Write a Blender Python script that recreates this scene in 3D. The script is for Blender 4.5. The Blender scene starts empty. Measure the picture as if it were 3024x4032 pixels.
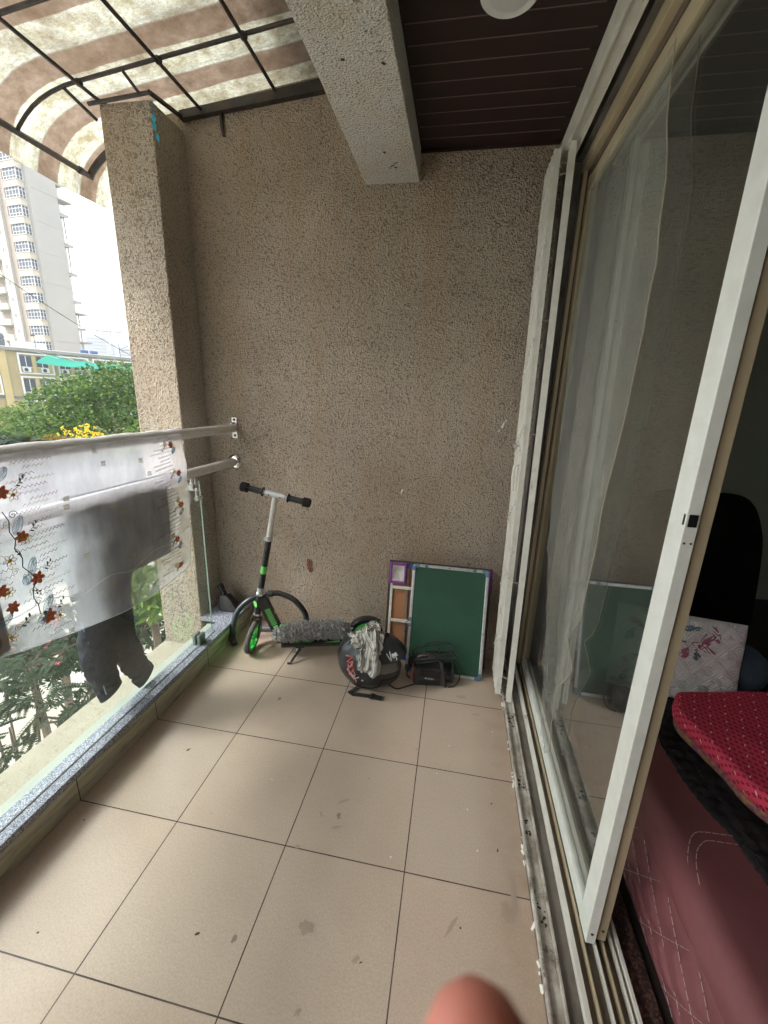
import bpy, bmesh, math, random
from mathutils import Vector, Matrix, Euler, noise
random.seed(7)
S = bpy.context.scene
COL = S.collection
R_ = math.radians
PI = math.pi

# ------------------------------------------------------------------ helpers
class MB:
    def __init__(s): s.v = []; s.f = []
    def add(s, vs, fs):
        o = len(s.v); s.v += [tuple(v) for v in vs]; s.f += [tuple(i+o for i in f) for f in fs]; return s
    def box(s, a, b):
        x0, y0, z0 = a; x1, y1, z1 = b
        return s.add([(x0,y0,z0),(x1,y0,z0),(x1,y1,z0),(x0,y1,z0),(x0,y0,z1),(x1,y0,z1),(x1,y1,z1),(x0,y1,z1)],
              [(0,3,2,1),(4,5,6,7),(0,1,5,4),(1,2,6,5),(2,3,7,6),(3,0,4,7)])
    def obox(s, c, sz, ax=None, m=None):
        """box centred on c, full sizes sz, axes = columns of matrix m"""
        m = m or Matrix.Identity(3); c = Vector(c); vs = []
        for k in (-.5, .5):
            for (i, j) in ((-.5,-.5),(.5,-.5),(.5,.5),(-.5,.5)):
                vs.append(c + m @ Vector((i*sz[0], j*sz[1], k*sz[2])))
        return s.add(vs, [(0,3,2,1),(4,5,6,7),(0,1,5,4),(1,2,6,5),(2,3,7,6),(3,0,4,7)])
    def tube(s, pts, r, n=10, cap=True, flat=1.0, up=None):
        pts = [Vector(p) for p in pts]; N = len(pts)
        rs = r if isinstance(r, (list, tuple)) else [r]*N
        t0 = (pts[1]-pts[0]).normalized()
        u = Vector(up) if up else (Vector((0,0,1)) if abs(t0.z) < .9 else Vector((1,0,0)))
        u = (u - t0*u.dot(t0)).normalized(); vs = []
        for i in range(N):
            t = (pts[min(i+1,N-1)]-pts[max(i-1,0)]).normalized()
            u = (u - t*u.dot(t))
            u = u.normalized() if u.length > 1e-6 else t.orthogonal().normalized()
            w = t.cross(u)
            for k in range(n):
                a = 2*PI*k/n
                vs.append(pts[i] + (u*math.cos(a)*flat + w*math.sin(a))*rs[i])
        fs = []
        for i in range(N-1):
            for k in range(n):
                a = i*n+k; b = i*n+(k+1) % n
                fs.append((a, b, b+n, a+n))
        if cap: fs += [tuple(range(n-1,-1,-1)), tuple((N-1)*n+k for k in range(n))]
        return s.add(vs, fs)
    def grid(s, fn, nu, nv, closeu=False):
        vs = [fn(i/nu, j/nv) for j in range(nv+1) for i in range(nu+(0 if closeu else 1))]
        w = nu + (0 if closeu else 1); fs = []
        for j in range(nv):
            for i in range(nu):
                a = j*w+i; b = j*w+(i+1) % w if closeu else a+1
                fs.append((a, b, b+w, a+w))
        return s.add(vs, fs)
    def sheet(s, fn, nu, nv, th, dirv):
        """thin closed slab following fn, thickness th along dirv"""
        d = Vector(dirv)*th
        vs = [Vector(fn(i/nu, j/nv)) for j in range(nv+1) for i in range(nu+1)]
        n = len(vs); w = nu+1; vs += [v+d for v in vs]; fs = []
        for j in range(nv):
            for i in range(nu):
                a = j*w+i; fs.append((a, a+1, a+1+w, a+w)); fs.append((n+a, n+a+w, n+a+w+1, n+a+1))
        e = [i for i in range(w)] + [j*w+nu for j in range(1, nv+1)] + [nv*w+i for i in range(nu-1, -1, -1)] + [j*w for j in range(nv-1, 0, -1)]
        for k in range(len(e)):
            a = e[k]; b = e[(k+1) % len(e)]; fs.append((b, a, n+a, n+b))
        return s.add(vs, fs)
    def prism(s, poly, ax, a, b):
        """poly of 2D points extruded along axis ax from a to b"""
        def P(p, t):
            return (t, p[0], p[1]) if ax == 0 else (p[0], t, p[1]) if ax == 1 else (p[0], p[1], t)
        n = len(poly)
        return s.add([P(p, a) for p in poly]+[P(p, b) for p in poly],
                     [tuple(range(n)), tuple(range(2*n-1, n-1, -1))]+[(i, i+n, (i+1) % n+n, (i+1) % n) for i in range(n)])
    def lathe(s, prof, o, ax, n=24):
        """prof (r,h) pairs around axis ax at o"""
        o = Vector(o); ax = Vector(ax).normalized(); u = ax.orthogonal().normalized(); w = ax.cross(u); vs = []
        for r, h in prof:
            for k in range(n):
                a = 2*PI*k/n; vs.append(o+ax*h+(u*math.cos(a)+w*math.sin(a))*max(r, 1e-5))
        fs = [(j*n+k, j*n+(k+1) % n, (j+1)*n+(k+1) % n, (j+1)*n+k) for j in range(len(prof)-1) for k in range(n)]
        return s.add(vs, fs)
    def torus(s, o, ax, R, r, n=40, m=12, a0=0, a1=2*PI, uvec=None):
        o = Vector(o); ax = Vector(ax).normalized(); u = Vector(uvec) if uvec else ax.orthogonal()
        u = (u-ax*u.dot(ax)).normalized(); w = ax.cross(u); full = abs(a1-a0-2*PI) < 1e-6
        pts = [o+(u*math.cos(a0+(a1-a0)*i/n)+w*math.sin(a0+(a1-a0)*i/n))*R for i in range(n+1)]
        return s.tube(pts, r, m, cap=not full)
    def build(s, name, mat, parent=None, smooth=True, bevel=0, origin=None, sub=0):
        me = bpy.data.meshes.new(name)
        xs = [v[0] for v in s.v]; ys = [v[1] for v in s.v]; zs = [v[2] for v in s.v]
        o = Vector(origin) if origin else Vector(((min(xs)+max(xs))/2, (min(ys)+max(ys))/2, min(zs)))
        me.from_pydata([Vector(v)-o for v in s.v], [], s.f)
        bm = bmesh.new(); bm.from_mesh(me)
        if len(s.f) < 20000: bmesh.ops.recalc_face_normals(bm, faces=bm.faces)
        bm.to_mesh(me); bm.free()
        ob = bpy.data.objects.new(name, me); COL.objects.link(ob); ob.location = o
        if isinstance(mat, (list, tuple)):
            for m in mat: me.materials.append(m)
        else: me.materials.append(mat)
        if parent is not None: adopt(ob, parent)
        if smooth:
            for p in me.polygons: p.use_smooth = True
            if hasattr(me, 'set_sharp_from_angle'): me.set_sharp_from_angle(angle=R_(38))
        if bevel:
            md = ob.modifiers.new('bevel', 'BEVEL'); md.width = bevel; md.segments = 2; md.limit_method = 'ANGLE'
            md.angle_limit = R_(40); md.harden_normals = False
        if sub:
            md = ob.modifiers.new('sub', 'SUBSURF'); md.levels = sub; md.render_levels = sub
        return ob

def adopt(ob, parent):
    ob.parent = parent
    M = Matrix.Translation(Vector(parent.location))
    ob.matrix_parent_inverse = M.inverted()

def tag(o, label, cat, group=None, kind=None):
    if label: o['label'] = label
    if cat: o['category'] = cat
    if group: o['group'] = group
    if kind: o['kind'] = kind
    return o
def thing(name, label, cat, loc=(0,0,0), group=None):
    o = bpy.data.objects.new(name, None); COL.objects.link(o); o.location = loc; o.empty_display_size = .1
    return tag(o, label, cat, group)
def struct(o): o['kind'] = 'structure'; return o
def clone(root, off, label=None):
    c = root.copy(); COL.objects.link(c); c.location = Vector(root.location)+Vector(off)
    if label: c['label'] = label
    for ch in root.children:
        d = ch.copy(); COL.objects.link(d); d.parent = c; d.matrix_parent_inverse = ch.matrix_parent_inverse.copy()
        for g in ch.children:
            e = g.copy(); COL.objects.link(e); e.parent = d; e.matrix_parent_inverse = g.matrix_parent_inverse.copy()
    return c

# ------------------------------------------------------------------ materials
def newmat(name):
    m = bpy.data.materials.new(name); m.use_nodes = True; nt = m.node_tree; nt.nodes.clear()
    out = nt.nodes.new('ShaderNodeOutputMaterial'); return m, nt, out
def nd(nt, t, **kw):
    n = nt.nodes.new(t)
    for k, v in kw.items():
        if k.startswith('_'): setattr(n, k[1:], v)
        else:
            s = n.inputs[int(k[1:])] if k[0] == 'i' and k[1:].isdigit() else n.inputs[k.replace('__', ' ')]
            if isinstance(v, bpy.types.NodeSocket): nt.links.new(v, s)
            else: s.default_value = v
    return n
def c4(c): return (c[0], c[1], c[2], 1)
def coords(nt, scale=None, kind='Object'):
    if kind == 'World': o = nd(nt, 'ShaderNodeNewGeometry').outputs['Position']
    else: o = nd(nt, 'ShaderNodeTexCoord').outputs['Object']
    if scale:
        o = nd(nt, 'ShaderNodeMapping', Vector=o, Scale=scale).outputs[0]
    return o
def noi(nt, co, scale, detail=4, rough=.6):
    return nd(nt, 'ShaderNodeTexNoise', Vector=co, Scale=scale, Detail=detail, Roughness=rough).outputs[0]
def ramp(nt, fac, stops, interp='LINEAR'):
    n = nd(nt, 'ShaderNodeValToRGB', Fac=fac); cr = n.color_ramp; cr.interpolation = interp
    while len(cr.elements) < len(stops): cr.elements.new(.5)
    for e, (p, c) in zip(cr.elements, stops):
        e.position = p; e.color = c4(c) if len(c) == 3 else c
    return n.outputs[0]
def mixc(nt, fac, a, b, bt='MIX'):
    n = nt.nodes.new('ShaderNodeMix'); n.data_type = 'RGBA'; n.blend_type = bt
    for s, v in ((n.inputs[0], fac), (n.inputs[6], a), (n.inputs[7], b)):
        if isinstance(v, bpy.types.NodeSocket): nt.links.new(v, s)
        else: s.default_value = v if not isinstance(v, tuple) else c4(v)
    return n.outputs[2]
def mth(nt, op, a, b=None, c=None, clamp=False):
    n = nt.nodes.new('ShaderNodeMath'); n.operation = op; n.use_clamp = clamp
    for i, v in enumerate((a, b, c)):
        if v is None: continue
        if isinstance(v, bpy.types.NodeSocket): nt.links.new(v, n.inputs[i])
        else: n.inputs[i].default_value = v
    return n.outputs[0]
def bump(nt, h, strength, dist):
    return nd(nt, 'ShaderNodeBump', Height=h, Strength=strength, Distance=dist).outputs[0]
def mat(name, col, rough=.6, metal=0, var=None, bmp=None, spec=.5, coat=0, kind='Object', sheen=0, dirt=None):
    """var=(scale, colour2, contrast), bmp=(scale, strength, dist), dirt=(scale, colour, threshold)"""
    m, nt, out = newmat(name); co = coords(nt, kind=kind)
    c = c4(col); r = rough
    if var:
        f = ramp(nt, noi(nt, co, var[0], 5), [(.5-var[2], (0,0,0)), (.5+var[2], (1,1,1))])
        c = mixc(nt, f, tuple(col), tuple(var[1]))
    if dirt:
        f = ramp(nt, noi(nt, co, dirt[0], 6, .7), [(dirt[2], (0,0,0)), (dirt[2]+.12, (1,1,1))])
        c = mixc(nt, f, c if not isinstance(c, tuple) else tuple(col), tuple(dirt[1]))
    b = nd(nt, 'ShaderNodeBsdfPrincipled', Metallic=metal, Roughness=r)
    if isinstance(c, tuple): b.inputs['Base Color'].default_value = c
    else: nt.links.new(c, b.inputs['Base Color'])
    b.inputs['Specular IOR Level'].default_value = spec
    if coat: b.inputs['Coat Weight'].default_value = coat; b.inputs['Coat Roughness'].default_value = .08
    if sheen: b.inputs['Sheen Weight'].default_value = sheen
    if bmp: nt.links.new(bump(nt, noi(nt, co, bmp[0], 5), bmp[1], bmp[2]), b.inputs['Normal'])
    nt.links.new(b.outputs[0], out.inputs[0]); return m

def stucco(name, base, spot, spotamt=.5, rough_h=1.0):
    m, nt, out = newmat(name); co = coords(nt, kind='World')
    v = nd(nt, 'ShaderNodeTexVoronoi', Vector=co, Scale=140.0); v.inputs['Randomness'].default_value = 1
    big = noi(nt, co, 2.2, 4); fine = noi(nt, co, 120, 4, .7); mid = noi(nt, co, 82, 4, .65)
    v2 = nd(nt, 'ShaderNodeTexVoronoi', Vector=nd(nt, 'ShaderNodeVectorMath', _operation='ADD', i0=co, i1=nd(nt, 'ShaderNodeVectorMath', _operation='SCALE', i0=nd(nt, 'ShaderNodeTexNoise', Vector=co, Scale=40.0).outputs[1], Scale=.02).outputs[0]).outputs[0], Scale=70.0)
    s1 = ramp(nt, v2.outputs['Distance'], [(.16, (1,1,1)), (.30, (0,0,0))])
    rnd = ramp(nt, nd(nt, 'ShaderNodeSeparateColor', i0=v2.outputs['Color']).outputs[0], [(.5-spotamt*.45, (1,1,1)), (.55-spotamt*.4, (0,0,0))])
    sn = noi(nt, co, 98, 2, .5); e_ = .665-.085*spotamt
    reg = mth(nt, 'MULTIPLY', mth(nt, 'SUBTRACT', noi(nt, co, 1.3, 2), .5), .10)
    spn = ramp(nt, mth(nt, 'ADD', sn, reg), [(e_, (0,0,0)), (e_+.03, (1,1,1))])
    spotf = mth(nt, 'MAXIMUM', mth(nt, 'MULTIPLY', s1, rnd), spn)
    c = mixc(nt, ramp(nt, big, [(.3, (0,0,0)), (.7, (1,1,1))]), tuple(base), tuple(x*.74 for x in base))
    c = mixc(nt, ramp(nt, fine, [(.35, (0,0,0)), (.65, (1,1,1))]), mixc(nt, .30, c, tuple(x*.5 for x in base)), c)
    c = mixc(nt, mth(nt, 'MULTIPLY', spotf, .55), c, tuple(spot))
    st = ramp(nt, noi(nt, nd(nt, 'ShaderNodeMapping', Vector=co, Scale=(5, 5, .8)).outputs[0], 1.6, 5), [(.46, (0,0,0)), (.70, (1,1,1))])
    c = mixc(nt, mth(nt, 'MULTIPLY', st, .42), c, (base[0]*.75, base[1]*.6, base[2]*.45))
    h = mth(nt, 'ADD', mth(nt, 'MULTIPLY', mid, 1.0), mth(nt, 'MULTIPLY', v.outputs['Distance'], .7))
    h = mth(nt, 'ADD', h, mth(nt, 'MULTIPLY', fine, .35))
    h = mth(nt, 'SUBTRACT', h, mth(nt, 'MULTIPLY', spotf, .5))
    b = nd(nt, 'ShaderNodeBsdfPrincipled', Base__Color=c, Roughness=.92, Normal=bump(nt, h, 1.0, .019*rough_h))
    b.inputs['Specular IOR Level'].default_value = .2
    nt.links.new(b.outputs[0], out.inputs[0]); return m

def glassm(name, tint=(.93,.97,.95), dirt=.05, dirtcol=(.7,.72,.7), rough=.0, ior=1.5, boost=1.0):
    m, nt, out = newmat(name); co = coords(nt, kind='World')
    bf = nd(nt, 'ShaderNodeNewGeometry').outputs['Backfacing']
    fr = nd(nt, 'ShaderNodeFresnel', IOR=mth(nt, 'ADD', mth(nt, 'MULTIPLY', bf, 1/ior-ior), ior)).outputs[0]
    fr = mth(nt, 'MULTIPLY', fr, boost, clamp=True)
    t = nd(nt, 'ShaderNodeBsdfTransparent', Color=c4(tint)); g = nd(nt, 'ShaderNodeBsdfGlossy', Roughness=rough)
    mx = nd(nt, 'ShaderNodeMixShader', i0=fr, i1=t.outputs[0], i2=g.outputs[0])
    d = nd(nt, 'ShaderNodeBsdfDiffuse', Color=c4(dirtcol))
    df = mth(nt, 'MULTIPLY', ramp(nt, noi(nt, co, 9, 6, .7), [(.25, (.35,.35,.35)), (.8, (1,1,1))]), dirt)
    spk = ramp(nt, nd(nt, 'ShaderNodeTexVoronoi', Vector=co, Scale=26.0).outputs['Distance'], [(.045, (1,1,1)), (.06, (0,0,0))])
    df = mth(nt, 'ADD', df, mth(nt, 'MULTIPLY', spk, dirt*4.0), clamp=True)
    mx2 = nd(nt, 'ShaderNodeMixShader', i0=df, i1=mx.outputs[0], i2=d.outputs[0])
    nt.links.new(mx2.outputs[0], out.inputs[0]); return m

def sheer(name, col, opac, trans=.5, wr=(30, .5, .004), stripes=False, dirt=None, kind='World'):
    """thin cloth or film: partly see-through, lets light glow through"""
    m, nt, out = newmat(name); co = coords(nt, kind=kind)
    nrm = bump(nt, noi(nt, co, wr[0], 5), wr[1], wr[2])
    n1 = ramp(nt, noi(nt, nd(nt, 'ShaderNodeMapping', Vector=co, Rotation=(R_(35),0,0), Scale=(1,2.2,.7)).outputs[0], 9, 6, .65), [(.35, (0,0,0)), (.7, (1,1,1))])
    c = c4(col)
    if dirt: c = mixc(nt, mth(nt, 'MULTIPLY', n1, dirt[1]), tuple(col), tuple(dirt[0]))
    d = nd(nt, 'ShaderNodeBsdfDiffuse', Color=c, Normal=nrm); t = nd(nt, 'ShaderNodeBsdfTranslucent', Color=c, Normal=nrm)
    m1 = nd(nt, 'ShaderNodeMixShader', i0=trans, i1=d.outputs[0], i2=t.outputs[0])
    tr = nd(nt, 'ShaderNodeBsdfTransparent')
    lw = nd(nt, 'ShaderNodeLayerWeight', Blend=.35).outputs['Facing']
    f = mth(nt, 'ADD', mth(nt, 'ADD', opac-.06, mth(nt, 'MULTIPLY', n1, .14)), mth(nt, 'MULTIPLY', lw, .35), clamp=True)
    m2 = nd(nt, 'ShaderNodeMixShader', i0=f, i1=tr.outputs[0], i2=m1.outputs[0])
    nt.links.new(m2.outputs[0], out.inputs[0]); return m

M = {}
M['wall'] = stucco('rough_stucco', (.62,.525,.415), (.115,.07,.048), .58)
M['beam'] = stucco('pale_stucco', (.72,.71,.65), (.17,.145,.11), .05, .35)
M['column'] = stucco('column_stucco', (.66,.58,.47), (.115,.066,.042), 1.0, .8)
M['extwall'] = mat('cream_plaster', (.50,.45,.34), .9, var=(3, (.42,.37,.28), .2), bmp=(60, .5, .004), kind='World')

def floor_mat():
    m, nt, out = newmat('floor_tiles'); co = coords(nt, kind='World')
    sx = nd(nt, 'ShaderNodeSeparateXYZ', Vector=co)
    def line(s):
        f = mth(nt, 'FRACT', mth(nt, 'DIVIDE', mth(nt, 'ADD', s, 4.0), .4))
        d = mth(nt, 'MINIMUM', f, mth(nt, 'SUBTRACT', 1.0, f))
        return mth(nt, 'LESS_THAN', d, .0045)
    g = mth(nt, 'MAXIMUM', line(sx.outputs[0]), line(sx.outputs[1]))
    fl = nd(nt, 'ShaderNodeVectorMath', _operation='FLOOR', i0=nd(nt, 'ShaderNodeVectorMath', _operation='ADD', i0=nd(nt, 'ShaderNodeVectorMath', _operation='SCALE', i0=co, Scale=2.5).outputs[0], i1=(0,0,.5)).outputs[0])
    rn = nd(nt, 'ShaderNodeTexWhiteNoise', Vector=fl.outputs[0]).outputs[0]
    fine = noi(nt, co, 190, 3, .7); big = noi(nt, co, 3.2, 3, .5)
    base = mixc(nt, ramp(nt, big, [(.35, (0,0,0)), (.72, (1,1,1))]), (.57,.455,.365), (.50,.39,.31))
    base = mixc(nt, mth(nt, 'MULTIPLY', rn, .45), base, (.46,.40,.335))
    base = mixc(nt, ramp(nt, fine, [(.36, (.34,.34,.34)), (.60, (0,0,0))]), base, (.30,.25,.20))
    # scattered dirt spots and scuffs
    wv = nd(nt, 'ShaderNodeTexVoronoi', Vector=nd(nt, 'ShaderNodeMapping', Vector=co, Scale=(1,.7,1)).outputs[0], Scale=8.0)
    rs = nd(nt, 'ShaderNodeSeparateColor', i0=wv.outputs['Color']).outputs[1]
    sp = mth(nt, 'MULTIPLY', mth(nt, 'LESS_THAN', mth(nt, 'ADD', wv.outputs['Distance'], mth(nt, 'MULTIPLY', noi(nt, co, 90, 3), .10)), mth(nt, 'MULTIPLY', rs, .14)), mth(nt, 'LESS_THAN', .25, rs))
    base = mixc(nt, mth(nt, 'MULTIPLY', sp, .6), base, (.12,.10,.085))
    sc = ramp(nt, noi(nt, nd(nt, 'ShaderNodeMapping', Vector=co, Rotation=(0,0,R_(25)), Scale=(3,9,1)).outputs[0], 2.4, 6, .7), [(.60, (0,0,0)), (.90, (1,1,1))])
    base = mixc(nt, mth(nt, 'MULTIPLY', sc, .30), base, (.22,.185,.15))
    # rust-brown grime along the door track
    ed = mth(nt, 'MULTIPLY', ramp(nt, sx.outputs[0], [(.0, (0,0,0)), (1, (1,1,1))]), 1)
    edg = nd(nt, 'ShaderNodeMapRange', Value=sx.outputs[0]); edg.inputs[1].default_value = 1.02; edg.inputs[2].default_value = 1.18
    base = mixc(nt, mth(nt, 'MULTIPLY', edg.outputs[0], mth(nt, 'MULTIPLY', noi(nt, co, 14, 5), .75)), base, (.30,.19,.12))
    c = mixc(nt, g, base, mixc(nt, ramp(nt, noi(nt, co, 5, 3), [(.4,(0,0,0)),(.6,(1,1,1))]), (.05,.042,.04), (.12,.095,.08)))
    rr = ramp(nt, noi(nt, co, 7, 2), [(.3, (.19,.19,.19)), (.75, (.24,.24,.24))])
    h = mth(nt, 'SUBTRACT', mth(nt, 'ADD', mth(nt, 'MULTIPLY', noi(nt, co, 70, 3), .5), mth(nt, 'MULTIPLY', fine, .25)), mth(nt, 'MULTIPLY', g, 2.0))
    b = nd(nt, 'ShaderNodeBsdfPrincipled', Base__Color=c, Roughness=rr, Normal=bump(nt, h, .6, .0018))
    nt.links.new(b.outputs[0], out.inputs[0]); return m
M['floor'] = floor_mat()

def kerbtile_mat():
    m, nt, out = newmat('kerb_tile'); co = coords(nt, kind='World')
    sx = nd(nt, 'ShaderNodeSeparateXYZ', Vector=co)
    f = mth(nt, 'FRACT', mth(nt, 'DIVIDE', mth(nt, 'ADD', sx.outputs[1], 4.0), .4))
    g = mth(nt, 'LESS_THAN', mth(nt, 'MINIMUM', f, mth(nt, 'SUBTRACT', 1.0, f)), .005)
    w = noi(nt, nd(nt, 'ShaderNodeMapping', Vector=co, Scale=(1,2.2,22)).outputs[0], 2.2, 6, .65)
    c = ramp(nt, w, [(.30, (.15,.13,.095)), (.46, (.42,.39,.29)), (.7, (.56,.54,.42))])
    c = mixc(nt, g, c, (.05,.04,.035))
    b = nd(nt, 'ShaderNodeBsdfPrincipled', Base__Color=c, Roughness=.45, Normal=bump(nt, w, .2, .004))
    nt.links.new(b.outputs[0], out.inputs[0]); return m
M['kerbtile'] = kerbtile_mat()
def granite(name, a, b2, c2, scale=60, rough=.25):
    m, nt, out = newmat(name); co = coords(nt, kind='World')
    v = nd(nt, 'ShaderNodeTexVoronoi', Vector=co, Scale=float(scale)*5)
    r = nd(nt, 'ShaderNodeSeparateColor', i0=v.outputs['Color']).outputs[0]
    c = ramp(nt, mth(nt, 'ADD', mth(nt, 'MULTIPLY', r, .5), mth(nt, 'MULTIPLY', noi(nt, co, scale, 6, .7), .5)), [(.30, a), (.52, b2), (.72, c2)])
    b = nd(nt, 'ShaderNodeBsdfPrincipled', Base__Color=c, Roughness=rough)
    nt.links.new(b.outputs[0], out.inputs[0]); return m
M['granite'] = granite('grey_granite', (.07,.08,.10), (.20,.22,.26), (.48,.51,.57), 80, .20)
M['darkgranite'] = granite('dark_red_granite', (.012,.010,.010), (.035,.026,.024), (.13,.07,.05), 35, .3)
M['ceil'] = mat('brown_pvc', (.024,.009,.008), .55, var=(30, (.017,.007,.006), .2), kind='World')
M['white_metal'] = mat('old_white_metal', (.76,.76,.70), .5, .0, var=(14, (.62,.60,.53), .2), dirt=(9, (.28,.22,.16), .62), kind='World')
M['white_paint'] = mat('white_powder_coat', (.74,.76,.72), .42, .0, var=(20, (.64,.66,.61), .2), dirt=(22, (.45,.43,.38), .68), kind='World')
M['track_white'] = mat('dirty_track', (.68,.66,.60), .42, .2, var=(11, (.36,.32,.27), .12), dirt=(15, (.10,.075,.06), .52), bmp=(30,.5,.002), kind='World')
M['beige_paint'] = mat('beige_powder_coat', (.52,.44,.29), .5, var=(6, (.42,.35,.24), .2), kind='World')
M['brown_paint'] = mat('brown_powder_coat', (.17,.13,.10), .5, var=(6, (.11,.085,.065), .2), kind='World')
M['steel'] = mat('brushed_steel', (.80,.80,.80), .30, .6, var=(40, (.66,.65,.63), .2), dirt=(16, (.40,.35,.3), .72), kind='World')
M['alu'] = mat('aluminium', (.66,.68,.70), .38, .75, var=(30, (.5,.52,.54), .2), kind='World')
M['chrome'] = mat('chrome', (.8,.8,.8), .12, 1)
M['black_iron'] = mat('black_iron', (.018,.018,.020), .5, var=(20, (.05,.035,.028), .12), bmp=(60, .4, .002), kind='World')
M['black_plastic'] = mat('black_plastic', (.018,.018,.019), .38, var=(20, (.03,.03,.03), .2))
M['black_gloss'] = mat('black_gloss', (.010,.010,.011), .12)
M['black_rubber'] = mat('black_rubber', (.022,.022,.022), .8, bmp=(90, .3, .001))
M['worn_rubber'] = mat('worn_rubber', (.075,.068,.062), .75, var=(25, (.12,.11,.10), .2))
M['black_paint'] = mat('black_paint', (.014,.014,.015), .38, var=(18, (.03,.03,.03), .15))
M['matte_black'] = mat('helmet_matte', (.014,.016,.020), .33, var=(12, (.03,.031,.035), .2), dirt=(8, (.055,.055,.06), .6))
M['green_pl'] = mat('neon_green', (.06,.72,.11), .4)
M['green_st'] = mat('green_sticker', (.18,.66,.14), .4, var=(30, (.14,.55,.11), .2))
M['yellow_st'] = mat('yellow_sticker', (.55,.36,.04), .5)
M['red_st'] = mat('red_sticker', (.62,.05,.05), .45)
M['white_st'] = mat('white_sticker', (.75,.75,.75), .5)
M['grey_st'] = mat('grey_print', (.5,.5,.5), .6)
M['conc'] = mat('cement', (.20,.18,.155), .85, var=(10, (.12,.105,.09), .2), bmp=(50, .5, .003), kind='World')
M['grey_plaster'] = mat('stained_plaster', (.17,.16,.15), .85, var=(7, (.09,.08,.07), .2), bmp=(30, .5, .004), kind='World')

# ------------------------------------------------------------------ camera
cam = bpy.data.cameras.new('camera'); co = bpy.data.objects.new('camera', cam); COL.objects.link(co)
Rr = ((0.9836909,0.1770254,0.0318456),(0.0775260,-0.2575298,-0.9631553),(-0.1623018,0.9499160,-0.2670538))
right, down, fwd = (Vector(r) for r in Rr)
CP = Vector((0.858715,-0.552481,1.445057))
m4 = Matrix((right, -down, -fwd)).transposed().to_4x4(); m4.translation = CP
co.matrix_world = m4
cam.sensor_fit = 'VERTICAL'; cam.sensor_height = 36; cam.lens = 14.41; cam.clip_start = .004; cam.clip_end = 4000
cam.dof.use_dof = True; cam.dof.focus_distance = 2.1; cam.dof.aperture_fstop = 12.0
S.camera = co

# ------------------------------------------------------------------ light and sky
SUN_EL, SUN_AZ = 46, -118     # azimuth measured from +Y clockwise: light comes from the open left side, a little from behind
w = bpy.data.worlds.new('World'); S.world = w; w.use_nodes = True; nt = w.node_tree; nt.nodes.clear()
sk = nt.nodes.new('ShaderNodeTexSky'); sk.sky_type = 'NISHITA'; sk.sun_disc = False
sk.sun_elevation = R_(SUN_EL); sk.sun_rotation = R_(SUN_AZ); sk.air_density = 1.0; sk.dust_density = 4.0; sk.ozone_density = 1.0
hs = nd(nt, 'ShaderNodeHueSaturation', Saturation=.28, Value=1.0, Color=sk.outputs[0])
# cloud cover evens the sky out
tint = mixc(nt, .45, hs.outputs[0], (7.6,7.9,8.2))
bg = nd(nt, 'ShaderNodeBackground', Color=tint, Strength=.15); wo = nt.nodes.new('ShaderNodeOutputWorld'); nt.links.new(bg.outputs[0], wo.inputs[0])
sl = bpy.data.lights.new('sun', 'SUN'); sl.energy = .9; sl.angle = R_(14); sl.color = (1, .97, .92)
so = bpy.data.objects.new('sun', sl); COL.objects.link(so)
az = R_(SUN_AZ); sd = Vector((math.sin(az)*math.cos(R_(SUN_EL)), math.cos(az)*math.cos(R_(SUN_EL)), math.sin(R_(SUN_EL))))
so.rotation_euler = sd.to_track_quat('Z', 'Y').to_euler(); so.location = (-6,-4,9)
S.view_settings.view_transform = 'Standard'; S.view_settings.look = 'None'; S.view_settings.gamma = 1
S.view_settings.exposure = 1.8

#PART2
# ================================================================== BALCONY SHELL
NY = -2.6          # near end of the balcony, behind the camera
flo = struct(MB().box((-.40, NY, -.12), (1.182, 1.70, 0)).build('floor', M['floor'], smooth=False))
random.seed(17)
def smear(x, y, L, W, ang, mm_, nm, z=.0006):
    P = []
    for k in range(16):
        a = 2*PI*k/16; j = random.uniform(.6, 1.25); u = math.cos(a)*L*j; v = math.sin(a)*W*j
        P.append((x+u*math.cos(ang)-v*math.sin(ang), y+u*math.sin(ang)+v*math.cos(ang), z))
    MB().add(P+[(x, y, z+.0003)], [(i, (i+1) % 16, 16) for i in range(16)]).build(nm, mm_, flo, smooth=False)
smd = mat('scuff', (.36,.28,.22), .6); dkd = mat('grit_dark', (.07,.05,.04), .9); whd = mat('paint_drop', (.85,.83,.78), .6)
for (x, y, L, W, a) in ((.545,.588,.022,.005,.6),(.55,.492,.020,.006,.35),(.483,.525,.016,.003,2.3),(.545,.206,.022,.018,0),(.584,.044,.010,.006,1),(1.134,.406,.012,.05,0),(1.11,.35,.02,.03,.4),(.44,.404,.010,.006,.4),(.70,.165,.012,.007,.8),(.95,.289,.03,.006,1.0),(.98,1.25,.03,.012,.2),(1.05,1.14,.02,.008,.1)): smear(x, y, L, W, a, smd, 'scuff_mark')
for (x, y, L, W, a) in ((-.15,.677,.009,.005,1.0),(.256,.133,.007,.004,.7),(-.17,.051,.004,.003,0),(1.089,.691,.004,.003,0),(1.098,.525,.003,.006,0),(.789,.88,.003,.002,0),(.714,.162,.004,.002,.5),(-.315,.34,.003,.003,0),(.975,.289,.003,.004,0),(.20,.9,.002,.002,0),(.35,.75,.002,.002,0),(.1,.45,.002,.002,0),(.62,.70,.002,.002,0),(1.02,.8,.002,.003,0)): smear(x, y, L, W, a, dkd, 'grit', .001)
for (x, y) in ((1.118,1.047),(.926,.927),(.75,.434),(1.031,.511),(.882,.78),(.25,.62),(1.0,.65)): smear(x, y, .0028, .0022, 0, whd, 'paint_drop', .001)
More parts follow.
